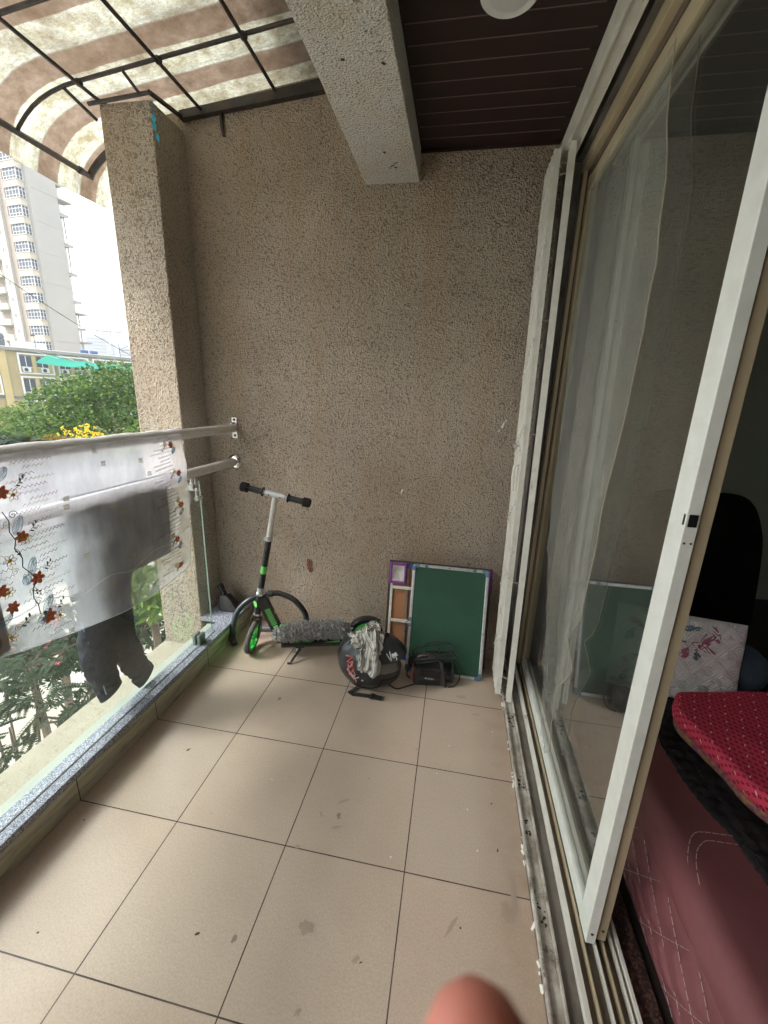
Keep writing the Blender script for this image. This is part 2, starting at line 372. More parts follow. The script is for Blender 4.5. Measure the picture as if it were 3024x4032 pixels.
struct(MB().box((1.46, NY, -.12), (4.6, 3.2, -.004)).build('room_floor', mat('room_floor_tile', (.03,.026,.024), .5), smooth=False))

b = MB(); b.box((-.90, 1.70, -9.2), (1.40, 1.93, 3.2)); b.box((-.62,1.699,2.6),(-.60,1.70,2.61))
wall = tag(MB().box((-.868, 1.70, -9.2), (1.44, 1.93, 3.2)).build('back_wall', M['wall'], smooth=False),
    'rough brown speckled stucco end wall behind the scooter', 'wall')
def squiggle(pts, r=.0022): return MB().tube(pts, r, 5)
mk = MB()
random.seed(3)
for i, (dx, dz) in enumerate(((-.008,.062),(.006,.058),(-.006,.047),(.007,.042),(-.009,.032),(.004,.028),(-.004,.017),(.009,.014),(-.001,.004),(.012,.002),(.006,-.008))):
    mk.torus((.017+dx, 1.6985, .402+dz), (0,1,0), .0075, .0026, 14, 5)
mk.build('paint_mark', mat('henna_brown', (.16,.035,.02), .8), wall)
mk = MB()
for (x, z, s_) in ((1.085,1.325,.010),(1.10,1.352,.006),(1.07,1.30,.006),(1.09,1.34,.007),(.573,.945,.010),(.57,.93,.006),(.90,1.27,.003),(-.30,1.45,.003)):
    mk.obox((x, 1.6995, z), (s_, .002, s_*1.9), m=Matrix.Rotation(R_(20), 3, 'Y'))
mk.build('paint_chip', M['white_st'], wall, smooth=False)

tag(MB().box((-.862, 1.464, -9.2), (-.60, 1.6995, 2.692)).build('corner_column', M['column'], smooth=False, bevel=.006),
    'speckled square stucco column at the open corner, left of the end wall', 'column')
beam = tag(MB().box((.333, NY, 2.425), (.592, 1.6995, 3.2)).build('ceiling_beam', M['beam'], smooth=False, bevel=.004),
    'pale rough plaster beam dropping below the brown ceiling', 'beam')
mk = MB()
for (x, y) in ((.43,.95),(.55,.98),(.50,1.56),(.47,1.44)):
    mk.obox((x, y, 2.4245), (.012, .008, .002), m=Matrix.Rotation(R_(random.uniform(0,90)), 3, 'Z'))
for q in range(7): mk.obox((.475+q*.006, 1.56-.007*q+random.uniform(-.004,.004), 2.4245), (.008,.003,.002), m=Matrix.Rotation(R_(40), 3, 'Z'))
mk.build('dark_chip', M['black_rubber'], beam, smooth=False)

# brown PVC strip ceiling with its seams as real V grooves
b = MB(); y = 1.70; prof = []
ys = []
while y > NY:
    y1 = y-.083
    prof += [(y, 2.5545), (y-.0035, 2.55), (y1+.0035, 2.55)]
    y = y1
prof.append((y, 2.5545)); ylast = y
poly = prof + [(ylast, 2.60), (1.70, 2.60)]
cb = MB(); n = len(prof)
cb.add([(.5925, p[0], p[1]) for p in prof]+[(1.262, p[0], p[1]) for p in prof], [(i, i+1, n+i+1, n+i) for i in range(n-1)])
cb.box((.5925, NY, 2.62), (1.262, 1.6995, 2.66))
cl = struct(cb.build('ceiling', M['ceil'], smooth=False))
MB().box((.5925, 1.684, 2.538), (1.2, 1.6995, 2.556)).build('ceiling_edge_strip', M['ceil'], cl, smooth=False)
sg = MB(); y = 1.70-.083
while y > 0: sg.box((.60, y-.0014, 2.5496), (1.18, y+.0014, 2.556)); y -= .083
sg.build('ceiling_seam', mat('pvc_seam', (.16,.11,.10), .35), cl, smooth=False)

lt = thing('ceiling_light', 'round white flush light in the brown strip ceiling', 'ceiling light', (.908, .965, 2.55))
MB().lathe([(.0,-.003),(.062,-.003),(.078,-.010),(.083,-.006),(.085,0),(.0,0)], (.908,.965,2.55), (0,0,1), 40).build('light_rim', M['white_paint'], lt)
MB().lathe([(.0,-.012),(.045,-.0115),(.058,-.009),(.0585,-.003),(0,-.003)], (.908,.965,2.55), (0,0,1), 40).build('diffuser', mat('opal', (.62,.62,.60), .4), lt)

# kerb: tiled upstand with granite cap
kb = thing('kerb', 'low tiled kerb with grey granite cap under the glass railing', 'kerb', (-.45, 0, 0))
MB().box((-.476, NY, -.12), (-.389, 1.6995, .098)).build('kerb_face', M['kerbtile'], kb, smooth=False)
MB().box((-.478, NY, .098), (-.386, 1.463, .125)).box((-.599, 1.4632, .098), (-.386, 1.6995, .125)).build('granite_cap', M['granite'], kb, smooth=False, bevel=.002)
MB().box((-.431, NY, .1252), (-.4265, 1.335, .127)).build('sealant_line', M['grey_plaster'], kb, smooth=False)
MB().box((-.388, 1.687, 0), (.55, 1.6995, .0)).v
led = MB().box((-.868, NY, -.45), (-.477, 1.4635, -.08))
pls = MB().box((-.555, NY, -.0799), (-.4785, 1.4635, .085))
tag(led.build('outer_ledge', mat('ledge_plaster', (.40,.37,.29), .9, var=(4,(.31,.28,.21),.2), dirt=(26,(.24,.21,.15),.56), bmp=(70,.6,.005), kind='World'), smooth=False), 'cream textured concrete ledge outside the glass', 'ledge')
tag(pls.build('plaster_upstand', mat('pale_green_plaster', (.40,.44,.38), .8, var=(5,(.33,.36,.31),.2), kind='World'), smooth=False), 'smooth pale green plaster strip running just outside the glass', 'upstand')

# glass railing
M['glass'] = glassm('railing_glass', (.94,.975,.96), .055, (.75,.80,.78))
M['glass_edge'] = mat('glass_edge_green', (.15,.22,.19), .15)
gp = thing('glass_railing', 'clear glass railing panel standing on the granite cap', 'railing', (-.44, -.6, .126))
MB().box((-.444, NY, .130), (-.436, 1.333, 1.0)).build('glass_pane', M['glass'], gp, smooth=False)
MB().box((-.4441, 1.3332, .130), (-.4359, 1.335, 1.0)).box((-.4441, NY, 1.0002), (-.4359, 1.335, 1.0015)).build('glass_edge', M['glass_edge'], gp, smooth=False)
MB().box((-.462,1.185,.1255),(-.4452,1.235,.185)).box((-.4348,1.185,.1255),(-.418,1.235,.185)).build('base_clamp', M['grey_st'] if False else mat('clamp_grey', (.16,.19,.17), .35, .4), gp, smooth=False, bevel=.002)
def post_clamp(y):
    c = MB(); c.tube([(-.415,y,1.03),(-.415,y,.935)], .006, 10); c.tube([(-.44,y+.005,1.03),(-.44,y+.005,.99)], .008, 10)
    c.tube([(-.455,y,.975),(-.405,y,.975)], .010, 12); c.box((-.455,y-.016,.97),(-.422,y+.016,1.001))
    c.tube([(-.405,y-.022,.93),(-.405,y+.022,.93)], .0105, 12)
    return c
post_clamp(1.27).build('glass_clamp', M['steel'], gp)

def rail(name, x, z, flange, lab):
    r = thing(name, lab, 'handrail', (x, 1.69, z))
    MB().tube([(x, NY, z), (x, 0, z), (x, 1.688, z)], .0245, 24, cap=True).build('rail_tube', M['steel'], r)
    if flange:
        MB().lathe([(.0,0),(.043,0),(.044,.004),(.036,.012),(.027,.016),(.0246,.016),(.0246,.0)], (x,1.6993,z), (0,-1,0), 32).build('wall_flange', M['chrome'], r)
    else:
        f = MB().box((x-.014, 1.693, z-.058), (x+.02, 1.6993, z+.062))
        f.tube([(x, 1.66, z+.026), (x, 1.694, z+.03)], .006, 8)
        f.build('wall_bracket', M['steel'], r, bevel=.003)
        for dz in (-.042, .048): MB().lathe([(0,.004),(.007,.003),(.008,0)], (x+.004,1.693,z+dz), (0,-1,0), 12).build('screw', M['black_iron'], r)
    return r
rail('handrail', -.43, 1.25, False, 'upper round steel handrail with the white cloth over it')
rail('handrail', -.443, 1.051, True, 'lower round steel handrail ending in a round wall flange')

# ------------------------------------------------------------------ awning
def zf(x): return 2.83+.117*x
aw = thing('awning', 'striped curved fibreglass awning on a black iron frame', 'awning', (-.4, .5, 2.75))
prof = [(.345,zf(.345)+.022),(0,zf(0)+.02),(-.47,zf(-.47)+.02),(-.876,2.746),(-.95,2.738),(-1.02,2.722),(-1.08,2.702),(-1.13,2.678),(-1.175,2.648),(-1.21,2.615),(-1.235,2.585),(-1.255,2.55),(-1.272,2.51),(-1.285,2.468)]
def awning_mat():
    m, nt, out = newmat('striped_fibreglass'); co = coords(nt, kind='World')
    sx = nd(nt, 'ShaderNodeSeparateXYZ', Vector=co)
    wob = mth(nt, 'MULTIPLY', mth(nt, 'SUBTRACT', noi(nt, co, 3.0, 2), .5), .03)
    f = mth(nt, 'FRACT', mth(nt, 'DIVIDE', mth(nt, 'ADD', mth(nt, 'SUBTRACT', sx.outputs[1], 1.262), mth(nt, 'ADD', wob, 23.5)), .235))
    st = ramp(nt, f, [(.0, (1,1,1)), (.455, (1,1,1)), (.475, (0,0,0)), (.985, (0,0,0))])
    edge = ramp(nt, mth(nt, 'PINGPONG', mth(nt, 'SUBTRACT', f, .0), .4675), [(.0, (1,1,1)), (.035, (0,0,0))])
    grain = noi(nt, nd(nt, 'ShaderNodeMapping', Vector=co, Rotation=(0,0,R_(50)), Scale=(1,2.4,1)).outputs[0], 60, 8, .85)
    blot = noi(nt, co, 13, 6, .7); big = noi(nt, co, 3.5, 4, .6)
    pale = mixc(nt, ramp(nt, blot, [(.38, (0,0,0)), (.66, (1,1,1))]), (.50,.53,.44), (.22,.20,.12))
    brn = mixc(nt, ramp(nt, blot, [(.36, (0,0,0)), (.64, (1,1,1))]), (.215,.168,.128), (.10,.073,.05))
    c = mixc(nt, st, pale, brn)
    c = mixc(nt, mth(nt, 'MULTIPLY', edge, .85), c, (.30,.33,.30))
    c = mixc(nt, ramp(nt, grain, [(.40, (1,1,1)), (.56, (0,0,0))]), c, mixc(nt, .6, c, (.16,.11,.075)))
    c = mixc(nt, ramp(nt, big, [(.50, (0,0,0)), (.66, (.8,.8,.8))]), c, mixc(nt, .65, c, (.09,.06,.035)))
    v = nd(nt, 'ShaderNodeTexVoronoi', Vector=co, Scale=5.5)
    sp = ramp(nt, mth(nt, 'ADD', v.outputs['Distance'], mth(nt, 'MULTIPLY', noi(nt, co, 45, 3), .12)), [(.11, (1,1,1)), (.16, (0,0,0))])
    c = mixc(nt, mth(nt, 'MULTIPLY', sp, .7), c, (.14,.11,.07))
    d = nd(nt, 'ShaderNodeBsdfDiffuse', Color=c); t = nd(nt, 'ShaderNodeBsdfTranslucent', Color=c)
    mx = nd(nt, 'ShaderNodeMixShader', i0=.88, i1=d.outputs[0], i2=t.outputs[0])
    tr = nd(nt, 'ShaderNodeBsdfTransparent', Color=c)
    mx2 = nd(nt, 'ShaderNodeMixShader', i0=.10, i1=mx.outputs[0], i2=tr.outputs[0])
    nt.links.new(mx2.outputs[0], out.inputs[0]); return m
def awf(u, v):
    t = u*(len(prof)-1); i = min(int(t), len(prof)-2); k = t-i
    x = prof[i][0]*(1-k)+prof[i+1][0]*k; z = prof[i][1]*(1-k)+prof[i+1][1]*k
    y = NY+.4+(1.93-NY-.4)*v
    return (x, y, z+.004*math.sin(y*9+x*3)*(1 if u > .3 else .3))
MB().grid(awf, 39, 60).build('awning_sheet', awning_mat(), aw)
fprof = [(.33,zf(.33)),(0,zf(0)),(-.47,zf(-.47)),(-.876,zf(-.876)),(-.95,2.717),(-1.02,2.700),(-1.08,2.679),(-1.13,2.654),(-1.17,2.627),(-1.20,2.602),(-1.22,2.585),(-1.233,2.566)]
def sq(pts, w_, h_=None):
    return MB().tube(pts, w_*.6, 6 if h_ is None else 4)
for y, r in ((1.056,.008),(1.381,.0078),(.60,.0085),(.10,.0095),(-.45,.0095),(-1.1,.0095),(1.772,.017)):
    pts = [(x, y, z) for x, z in fprof]
    if y > 1.7: pts = [(x, y, z) for x, z in fprof[3:]]
    MB().tube(pts, r, 8).build('frame_hoop', M['black_iron'], aw)
for x, z, r in ((-.10,zf(-.10)-.012,.0078),(-.485,zf(-.485)-.012,.0078),(-.876,zf(-.876)-.012,.0078)):
    ye = 1.70 if x > -.6 else 1.452
    MB().tube([(x, NY+.5, z), (x, ye, z)], r, 8).build('frame_bar', M['black_iron'], aw)
MB().tube([(-1.233, NY+.5, 2.566), (-1.233, 1.785, 2.566)], .015, 4, up=(0,0,1)).build('frame_bar', M['black_iron'], aw)
MB().prism([(-.60,2.730),(.332,2.808),(.332,2.850),(-.60,2.764)], 1, 1.668, 1.6984).build('wall_bar', M['black_iron'], aw, smooth=False)
MB().prism([(-.60,2.7645),(.332,2.8505),(.332,2.872),(-.60,2.770)], 1, 1.688, 1.6988).build('wall_packing', M['black_iron'], aw, smooth=False)
MB().tube([(-.905,1.452,2.688),(-.592,1.452,2.708)], .009, 6).build('column_bar', M['black_iron'], aw)
MB().tube([(-.592,1.45,2.708),(-.592,1.69,2.742)], .011, 6).build('side_bar', M['black_iron'], aw)
MB().tube([(-.655,1.381,zf(-.655)-.01),(-.640,1.452,2.706)], .007, 6).build('short_bar', M['black_iron'], aw)
MB().tube([(-.955,1.381,zf(-.955)-.01),(-.93,1.52,2.665)], .008, 6).build('short_bar', M['black_iron'], aw)
MB().tube([(-.876,1.45,2.715),(-.83,1.48,2.69)], .008, 6).build('short_bar', M['black_iron'], aw)
MB().tube([(-.39,1.69,2.775),(-.388,1.688,2.70),(-.382,1.684,2.664),(-.376,1.68,2.652)], [.009,.009,.008,.006], 8).build('tie_hook', M['black_iron'], aw)
for i, (x, y) in enumerate(((-.876,1.381),(-.485,1.381),(-.10,1.381))):
    MB().lathe([(0,-.014),(.013,-.01),(.016,0),(.013,.01),(0,.014)], (x, y, zf(x)-.006), (0,1,0), 8).build('weld', M['black_iron'], aw)
MB().lathe([(0,-.02),(.017,-.012),(.019,0),(.017,.012),(0,.02)], (-1.233,1.71,2.566), (0,1,0), 8).build('weld', M['black_iron'], aw)
rb = MB(); rb.tube([(-.588,1.462,2.69),(-.583,1.458,2.62),(-.585,1.456,2.58)], .0015, 5)
def leafshape(b, p, d, n, L, W):
    p = Vector(p); d = Vector(d).normalized(); n = Vector(n).normalized(); w_ = d.cross(n).normalized()
    b.add([p, p+d*L*.4+w_*W, p+d*L, p+d*L*.4-w_*W], [(0,1,2,3)])
for (p, d, L) in [(p_, d_, L_*.7) for p_, d_, L_ in (((-.585,1.455,2.60),(-.1,-.1,1),.05),((-.585,1.455,2.60),(.25,-.05,.7),.04),((-.585,1.455,2.60),(.12,-.05,-1),.055),((-.578,1.454,2.565),(.25,-.05,-1),.07),((-.585,1.455,2.60),(-.2,-.1,-.5),.03))]:
    leafshape(rb, p, d, (.1,-1,.1), L, .009)
tag(rb.build('ribbon', mat('blue_ribbon', (.01,.27,.42), .5), smooth=False), 'turquoise ribbon scrap tied at the top of the column', 'ribbon')

# ------------------------------------------------------------------ door wall, frame and tracks
dw = thing('door_wall', 'plastered lintel above the sliding door', 'wall', (1.35, 0, 2.42))
MB().box((1.262, NY, 2.425), (1.46, 1.6995, 3.2)).build('lintel', M['grey_plaster'], dw, smooth=False)
MB().box((1.232, 1.60, 0), (1.46, 1.6995, 2.424)).build('door_jamb', M['grey_plaster'], dw, smooth=False)
MB().box((1.182, NY, 0), (1.46, -1.9, 2.424)).build('door_jamb', M['wall'], dw, smooth=False)
tr = thing('door_frame', 'worn aluminium sliding door frame with floor tracks', 'door frame', (1.30, 0, 0))
Y0, Y1 = -1.9, 1.598
fl = MB(); fl.box((1.1825, Y0, -.12), (1.400, Y1, .004)); fl.build('track_bed', M['conc'], tr, smooth=False)
random.seed(5); g = MB()
for i in range(46):
    y = random.uniform(-1.6, 1.5); s_ = random.uniform(.003,.008); g.obox((1.1815+random.uniform(-.002,.002), y, s_*.5), (s_*1.2, s_*random.uniform(1,3.5), s_*1.3), m=Euler((random.random(),random.random(),random.random())).to_matrix())
g.build('broken_grout', M['white_metal'], tr, smooth=False)
g = MB()
for y in (1.12,.80,.62,.36,.05,-.2):
    for j in range(9): g.lathe([(0,.0006),(random.uniform(.002,.006),0)], (1.209+random.uniform(-.010,.010), y+random.uniform(-.03,.03), .0094), (0,0,1), 7)
g.build('rust_patch', M['black_iron'], tr, smooth=False)
MB().box((1.184,Y0,.004),(1.192,Y1,.026)).box((1.192,Y0,.004),(1.224,Y1,.009)).box((1.224,Y0,.004),(1.232,Y1,.022)).build('gate_track', M['track_white'], tr, smooth=False, bevel=.002)
for i, (xa, xb, h, mm) in enumerate(((1.270,1.283,.028,'white_metal'),(1.303,1.307,.030,'beige_paint'),(1.334,1.338,.030,'white_metal'),(1.355,1.359,.03,'beige_paint'),(1.380,1.384,.03,'white_metal'),(1.392,1.400,.034,'white_metal'))):
    MB().box((xa,Y0,.0042),(xb,Y1,h)).build('track_rib', M[mm], tr, smooth=False)
MB().box((1.2835,Y0,.0042),(1.3028,Y1,.007)).box((1.3075,Y0,.0042),(1.3915,Y1,.007)).build('track_channel', M['brown_paint'], tr, smooth=False)
MB().box((1.283,Y0,2.376),(1.400,Y1,2.425)).build('frame_head', M['beige_paint'], tr, smooth=False, bevel=.002)
MB().box((1.306,Y0,2.352),(1.324,Y1,2.376)).build('head_track', M['brown_paint'], tr, smooth=False)
MB().box((1.324,Y0,2.346),(1.330,Y1,2.376)).box((1.356,Y0,2.346),(1.362,Y1,2.376)).build('head_fin', M['beige_paint'], tr, smooth=False)
MB().box((1.283,1.575,.03),(1.400,1.599,2.376)).build('side_jamb', M['brown_paint'], tr, smooth=False, bevel=.002)
MB().box((1.288,1.558,.03),(1.302,1.575,2.376)).box((1.324,1.560,.03),(1.328,1.575,2.376)).build('jamb_fin', M['beige_paint'], tr, smooth=False)
for z in (.45,.95,1.5,2.1): MB().lathe([(0,.002),(.005,.001),(.006,0)], (1.2828,1.588,z), (-1,0,0), 10).build('screw', M['black_iron'], tr)
MB().box((1.197,Y0,2.424),(1.2315,1.598,2.475)).box((1.186,Y0,2.408),(1.1965,1.598,2.475)).box((1.232,Y0,2.408),(1.2385,1.598,2.475)).build('gate_head_rail', M['white_metal'], tr, smooth=False)
MB().box((1.208,Y0,2.4755),(1.26,1.6995,2.549)).build('head_packing', M['white_metal'], tr, smooth=False)
MB().box((1.400,Y0,-.12),(1.459,Y1,.010)).build('granite_sill', M['darkgranite'], tr, smooth=False)

# sliding panels
M['dglass'] = glassm('door_glass', (.86,.89,.86), .03, (.62,.62,.58), 0, 1.55, 2.0)
M['dglass2'] = glassm('inner_door_glass', (.88,.9,.88), .02, (.6,.6,.56), 0, 1.5, .35)
def panel(lab, x0, x1, ya, yb, stile, rl, lock):
    p = thing('sliding_door', lab, 'sliding door', ((x0+x1)/2, ya, .03))
    MB().box((x0,ya,.032),(x1,ya+.062,2.352)).build('near_stile', M[stile], p, smooth=False, bevel=.0015)
    MB().box((x0,yb-.045,.032),(x1,yb,2.352)).build('far_stile', M[rl], p, smooth=False, bevel=.0015)
    MB().box((x0+.001,ya+.062,.034),(x1-.001,yb-.045,.088)).build('bottom_rail', M[stile], p, smooth=False, bevel=.0015)
    MB().box((x0+.001,ya+.062,2.292),(x1-.001,yb-.045,2.350)).build('top_rail', M[rl], p, smooth=False, bevel=.0015)
    MB().box(((x0+x1)/2-.0025,ya+.062,.088),((x0+x1)/2+.0025,yb-.045,2.292)).build('glass_pane', M['dglass'] if lock else M['dglass2'], p, smooth=False)
    xm = (x0+x1)/2
    MB().lathe([(0,.001),(.004,.0008),(.0045,0)], (xm,ya-.0002,.068), (0,-1,0), 12).build('screw', M['black_iron'], p)
    if lock:
        l = MB().box((xm-.008,ya-.0015,1.222),(xm+.008,ya-.0002,1.247)).build('lock_slot', M['black_gloss'], p, smooth=False)
        MB().box((x0-.0006,ya+.004,1.224),(x0-.0001,ya+.010,1.246)).build('lock_edge', M['black_gloss'], p, smooth=False)
        for dx in (-.006,.006): MB().lathe([(0,.0012),(.0022,.0008),(.0024,0)], (xm+dx,ya-.0002,1.188), (0,-1,0), 10).build('screw', M['black_iron'], p)
    return p
panel('outer sliding glass door with a bright white near stile', 1.3085, 1.333, .305, 1.573, 'white_paint', 'beige_paint', True)
panel('inner sliding glass door with a tan stile, just behind the white stile', 1.341, 1.3545+.009, .318, 1.570, 'beige_paint', 'brown_paint', False)

# loose torn plastic film on the outer door
E1 = [(2.29,.775),(2.116,.744),(1.962,.675),(1.798,.651),(1.628,.642),(1.345,.670),(1.119,.698),(.948,.702),(.782,.718),(.70,.765),(.655,.803),(.603,.705),(.53,.745),(.463,.795),(.36,.812),(.27,.80),(.19,.79),(.13,.84)]
def film(u, v):
    zt = 2.285+(.13-2.285)*v
    for i in range(len(E1)-1):
        if E1[i][0] >= zt >= E1[i+1][0]:
            k = (E1[i][0]-zt)/(E1[i][0]-E1[i+1][0]); yn = E1[i][1]*(1-k)+E1[i+1][1]*k; break
    else: yn = E1[0][1] if zt > 2 else .84
    far = 1.40-.25*v*v if v < .6 else 1.31-.9*(v-.6)
    y = yn+(far-yn)*u
    n_ = noise.noise(Vector((y*7, zt*3, 2)))*.006 + noise.noise(Vector((y*22, zt*6, 5)))*.003
    return (1.300-.003-abs(n_)*(1+2*v) - .004*math.sin(u*9+zt*2)**2, y, zt)
fm = sheer('clear_film', (.50,.52,.47), .12, .35, (26, .8, .006), dirt=((.45,.42,.33), .5))
pf = thing('plastic_film', 'torn milky protective film hanging on the outer door glass', 'plastic film', (1.30,.9,.13))
MB().grid(film, 40, 120).build('film_sheet', fm, pf)
ep = [Vector(film(0, j/160))+Vector((-.0008,0,0)) for j in range(161)]
MB().tube(ep, .0017, 5).build('film_edge', sheer('film_edge', (.50,.45,.36), .6, .4), pf)

# folding steel gate, pushed against the end wall
gt = thing('folding_gate', 'white folding steel gate stacked shut against the end wall', 'gate', (1.175,1.55,.0))
def lean(y, z): return y-.00+(z-2.4)*.075   # the stack sags towards the room opening at its foot
NS = 9
for i in range(NS):
    ya = 1.668-i*.0235
    g = MB()
    jx = .005*(i % 2)
    for (xa, xb, da, db) in ((1.146+jx,1.1545,0,.021),(1.1545,1.172,0,.003),(1.1545,1.172,.016,.019)):
        vs = []
        for z in (.022, 2.41):
            for (x, d) in ((xa,da),(xb,da),(xb,db),(xa,db)): vs.append((x, lean(ya-d, z), z))
        g.add(vs, [(0,3,2,1),(4,5,6,7),(0,1,5,4),(1,2,6,5),(2,3,7,6),(3,0,4,7)])
    g.build('gate_channel', M['white_metal'], gt, smooth=False)
for z0 in (.18,.52,.86,1.20,1.56,1.92,2.2):
    g = MB()
    for i in range(16):
        y = 1.655-i*.0128; z = z0+.085*math.sin(i/15*PI*.5)+(-1)**i*.004
        g.obox((1.1435, lean(y, z), z+i*.004), (.006,.010,.014), m=Matrix.Rotation(R_(25), 3, 'X'))
    g.build('lattice_strip', M['white_metal'], gt, smooth=False)
for i in range(2):
    ya = 1.445-i*.028; vs = []
    for z in (.022, 2.41):
        for (x, d) in ((1.196,0),(1.218,0),(1.218,.006),(1.196,.006)): vs.append((x, lean(ya-d, z), z))
    MB().add(vs, [(0,3,2,1),(4,5,6,7),(0,1,5,4),(1,2,6,5),(2,3,7,6),(3,0,4,7)]).build('end_post', M['white_metal'], gt, smooth=False)
for z in (.12,.62,1.31,1.78,2.32):
    MB().tube([(1.165, lean(1.47,z), z), (1.215, lean(1.44,z), z)], .0045, 8).build('pivot_pin', M['brown_paint'], gt)
hn = MB(); hn.tube([(1.146,lean(1.50,1.17),1.17),(1.128,lean(1.50,1.16),1.165),(1.124,lean(1.495,1.11),1.11),(1.128,lean(1.49,1.06),1.055),(1.146,lean(1.49,1.05),1.05)], .006, 8)
hn.build('gate_handle', M['white_metal'], gt)
MB().box((1.135,lean(1.66,1.25),1.232),(1.1495,lean(1.50,1.25),1.252)).build('gate_latch', M['steel'], gt, smooth=False, bevel=.002)
# ================================================================== KICK SCOOTER
sc = thing('kick_scooter', 'black and neon green kick scooter on its stand by the end wall', 'scooter', (.05, 1.42, 0))
Z = Vector((0,0,1))
axl = Vector((.977,.09,-.196)).normalized(); dwh = axl.cross(Vector((.196,0,.98))).normalized()      # steered front wheel
hb = Vector((.958,.286,0)).normalized(); sd_ = Vector((.286,-.958,0)).normalized()      # deck runs back along hb
def sx_(z): return Vector((-.043-.20*(.947-z), 1.383, z))
def wheel(c, ax, r, tyre_m, nm):
    c = Vector(c); ax = Vector(ax).normalized()
    wroot = MB().lathe([(r*.80,-.012),(r*.93,-.0145),(r*.985,-.009),(r,0),(r*.985,.009),(r*.93,.0145),(r*.80,.012),(r*.80,-.012)], c, ax, 48).build(nm, tyre_m, sc)
    h = MB().lathe([(r*.66,-.0115),(r*.80,-.0135),(r*.815,0),(r*.80,.0135),(r*.66,.0115),(r*.66,-.0115)], c, ax, 48)
    h.lathe([(0,-.014),(r*.2,-.014),(r*.22,0),(r*.2,.014),(0,.014)], c, ax, 20)
    u = ax.orthogonal().normalized(); w_ = ax.cross(u)
    for k in range(5):
        a = 2*PI*k/5+.5; d = u*math.cos(a)+w_*math.sin(a); e = ax.cross(d)
        for s_ in (-.16, .16):
            h.obox(c+d*(r*.45)+e*(r*s_*.55), (r*.56,r*.09,.014), m=Matrix((d, e, ax)).transposed())
    h.build('hub', M['green_pl'], wroot)
    MB().lathe([(0,-.02),(.007,-.02),(.007,.02),(0,.02)], c, ax, 12).build('axle', M['chrome'], wroot)
F0 = Vector((-.210,1.372,.1005))
wheel(F0, axl, .1, M['worn_rubber'], 'front_wheel')
# fork blades either side, joined above the wheel in a crown
b = MB()
cr = sx_(.232)
for s_ in (-1, 1):
    o = axl*(.026*s_)
    b.tube([cr+o*.5+Vector((0,0,.004)), cr+o*.95+Vector((0,0,-.012)), (cr+F0)/2+o*1.05+Vector((0,0,.01)), F0+o*1.05], [.014,.013,.011,.012], 10, flat=.55)
b.tube([cr-axl*.02, cr+axl*.02], .016, 10)
b.build('fork', mat('fork_bronze', (.06,.048,.042), .35, .4), sc)
MB().torus(F0+Vector((0,0,0)), axl, .108, .0035, 20, 6, R_(60), R_(125), uvec=dwh).v
MB().tube([sx_(.242), sx_(.252)], .022, 20).build('lower_ring', M['chrome'], sc)
MB().tube([sx_(.252), sx_(.252+.115)], .0195, 20).build('head_tube', M['black_paint'], sc)
MB().tube([sx_(.367), sx_(.372), sx_(.378), sx_(.388)], [.023,.026,.026,.022], 24).build('headset_ring', M['chrome'], sc)
MB().tube([sx_(.390), sx_(.412)], .0215, 20).build('clamp_ring', M['alu'], sc)
st_ = MB().tube([sx_(.412), sx_(.70)], .0165, 20).build('steering_tube', M['black_paint'], sc)
MB().tube([sx_(.50), sx_(.545)], .0169, 20).build('green_band', M['green_st'], st_)
for z in (.60,.625,.65): MB().lathe([(0,.0012),(.0022,.0008),(.0025,0)], sx_(z)+Vector((.0,-.0165,0)), (0,-1,0), 8).build('pin_hole', M['chrome'] if z > .64 else M['black_gloss'], st_)
cl_ = MB().tube([sx_(.694), sx_(.716)], .0205, 20)
cl_.obox(sx_(.705)+Vector((-.022,-.008,0)), (.014,.012,.018))
cl_.build('collar', M['alu'], sc)
MB().tube([sx_(.705)+Vector((-.026,-.012,.004)), sx_(.715)+Vector((-.03,-.014,0)), sx_(.69)+Vector((-.028,-.016,0)), sx_(.67)+Vector((-.02,-.016,0))], .0028, 8).build('lever', M['alu'], sc)
MB().tube([sx_(.716), sx_(.935)], .0148, 20).build('stem', M['steel'], sc)
B0 = sx_(.947)
MB().tube([B0-axl*.052, B0+axl*.052], .0165, 20).build('handlebar_sleeve', M['alu'], sc)
MB().tube([B0-axl*.085, B0+axl*.085], .0115, 16).build('handlebar', M['alu'], sc)
for s_ in (-1, 1):
    a = B0+axl*(.066*s_)
    g = MB().tube([a, a+axl*(.004*s_)], .024, 20)
    g.tube([a+axl*(.004*s_), a+axl*(.080*s_)], .0155, 18)
    pts = []; rr = []
    for k in range(15):
        pts.append(a+axl*((.080+.0029*k)*s_)); rr.append((.0255 if k % 2 else .0225)*(1-.06*max(0, k-11)) if k else .017)
    g.tube(pts, rr, 20)
    g.build('grip', M['black_rubber'], sc)
for s_ in (-.03,.03): MB().lathe([(0,.002),(.0035,.0015),(.004,0)], B0+axl*s_+Vector((0,-.0165,-.004)), (0,-1,-.2), 10).build('screw', M['black_gloss'], sc)
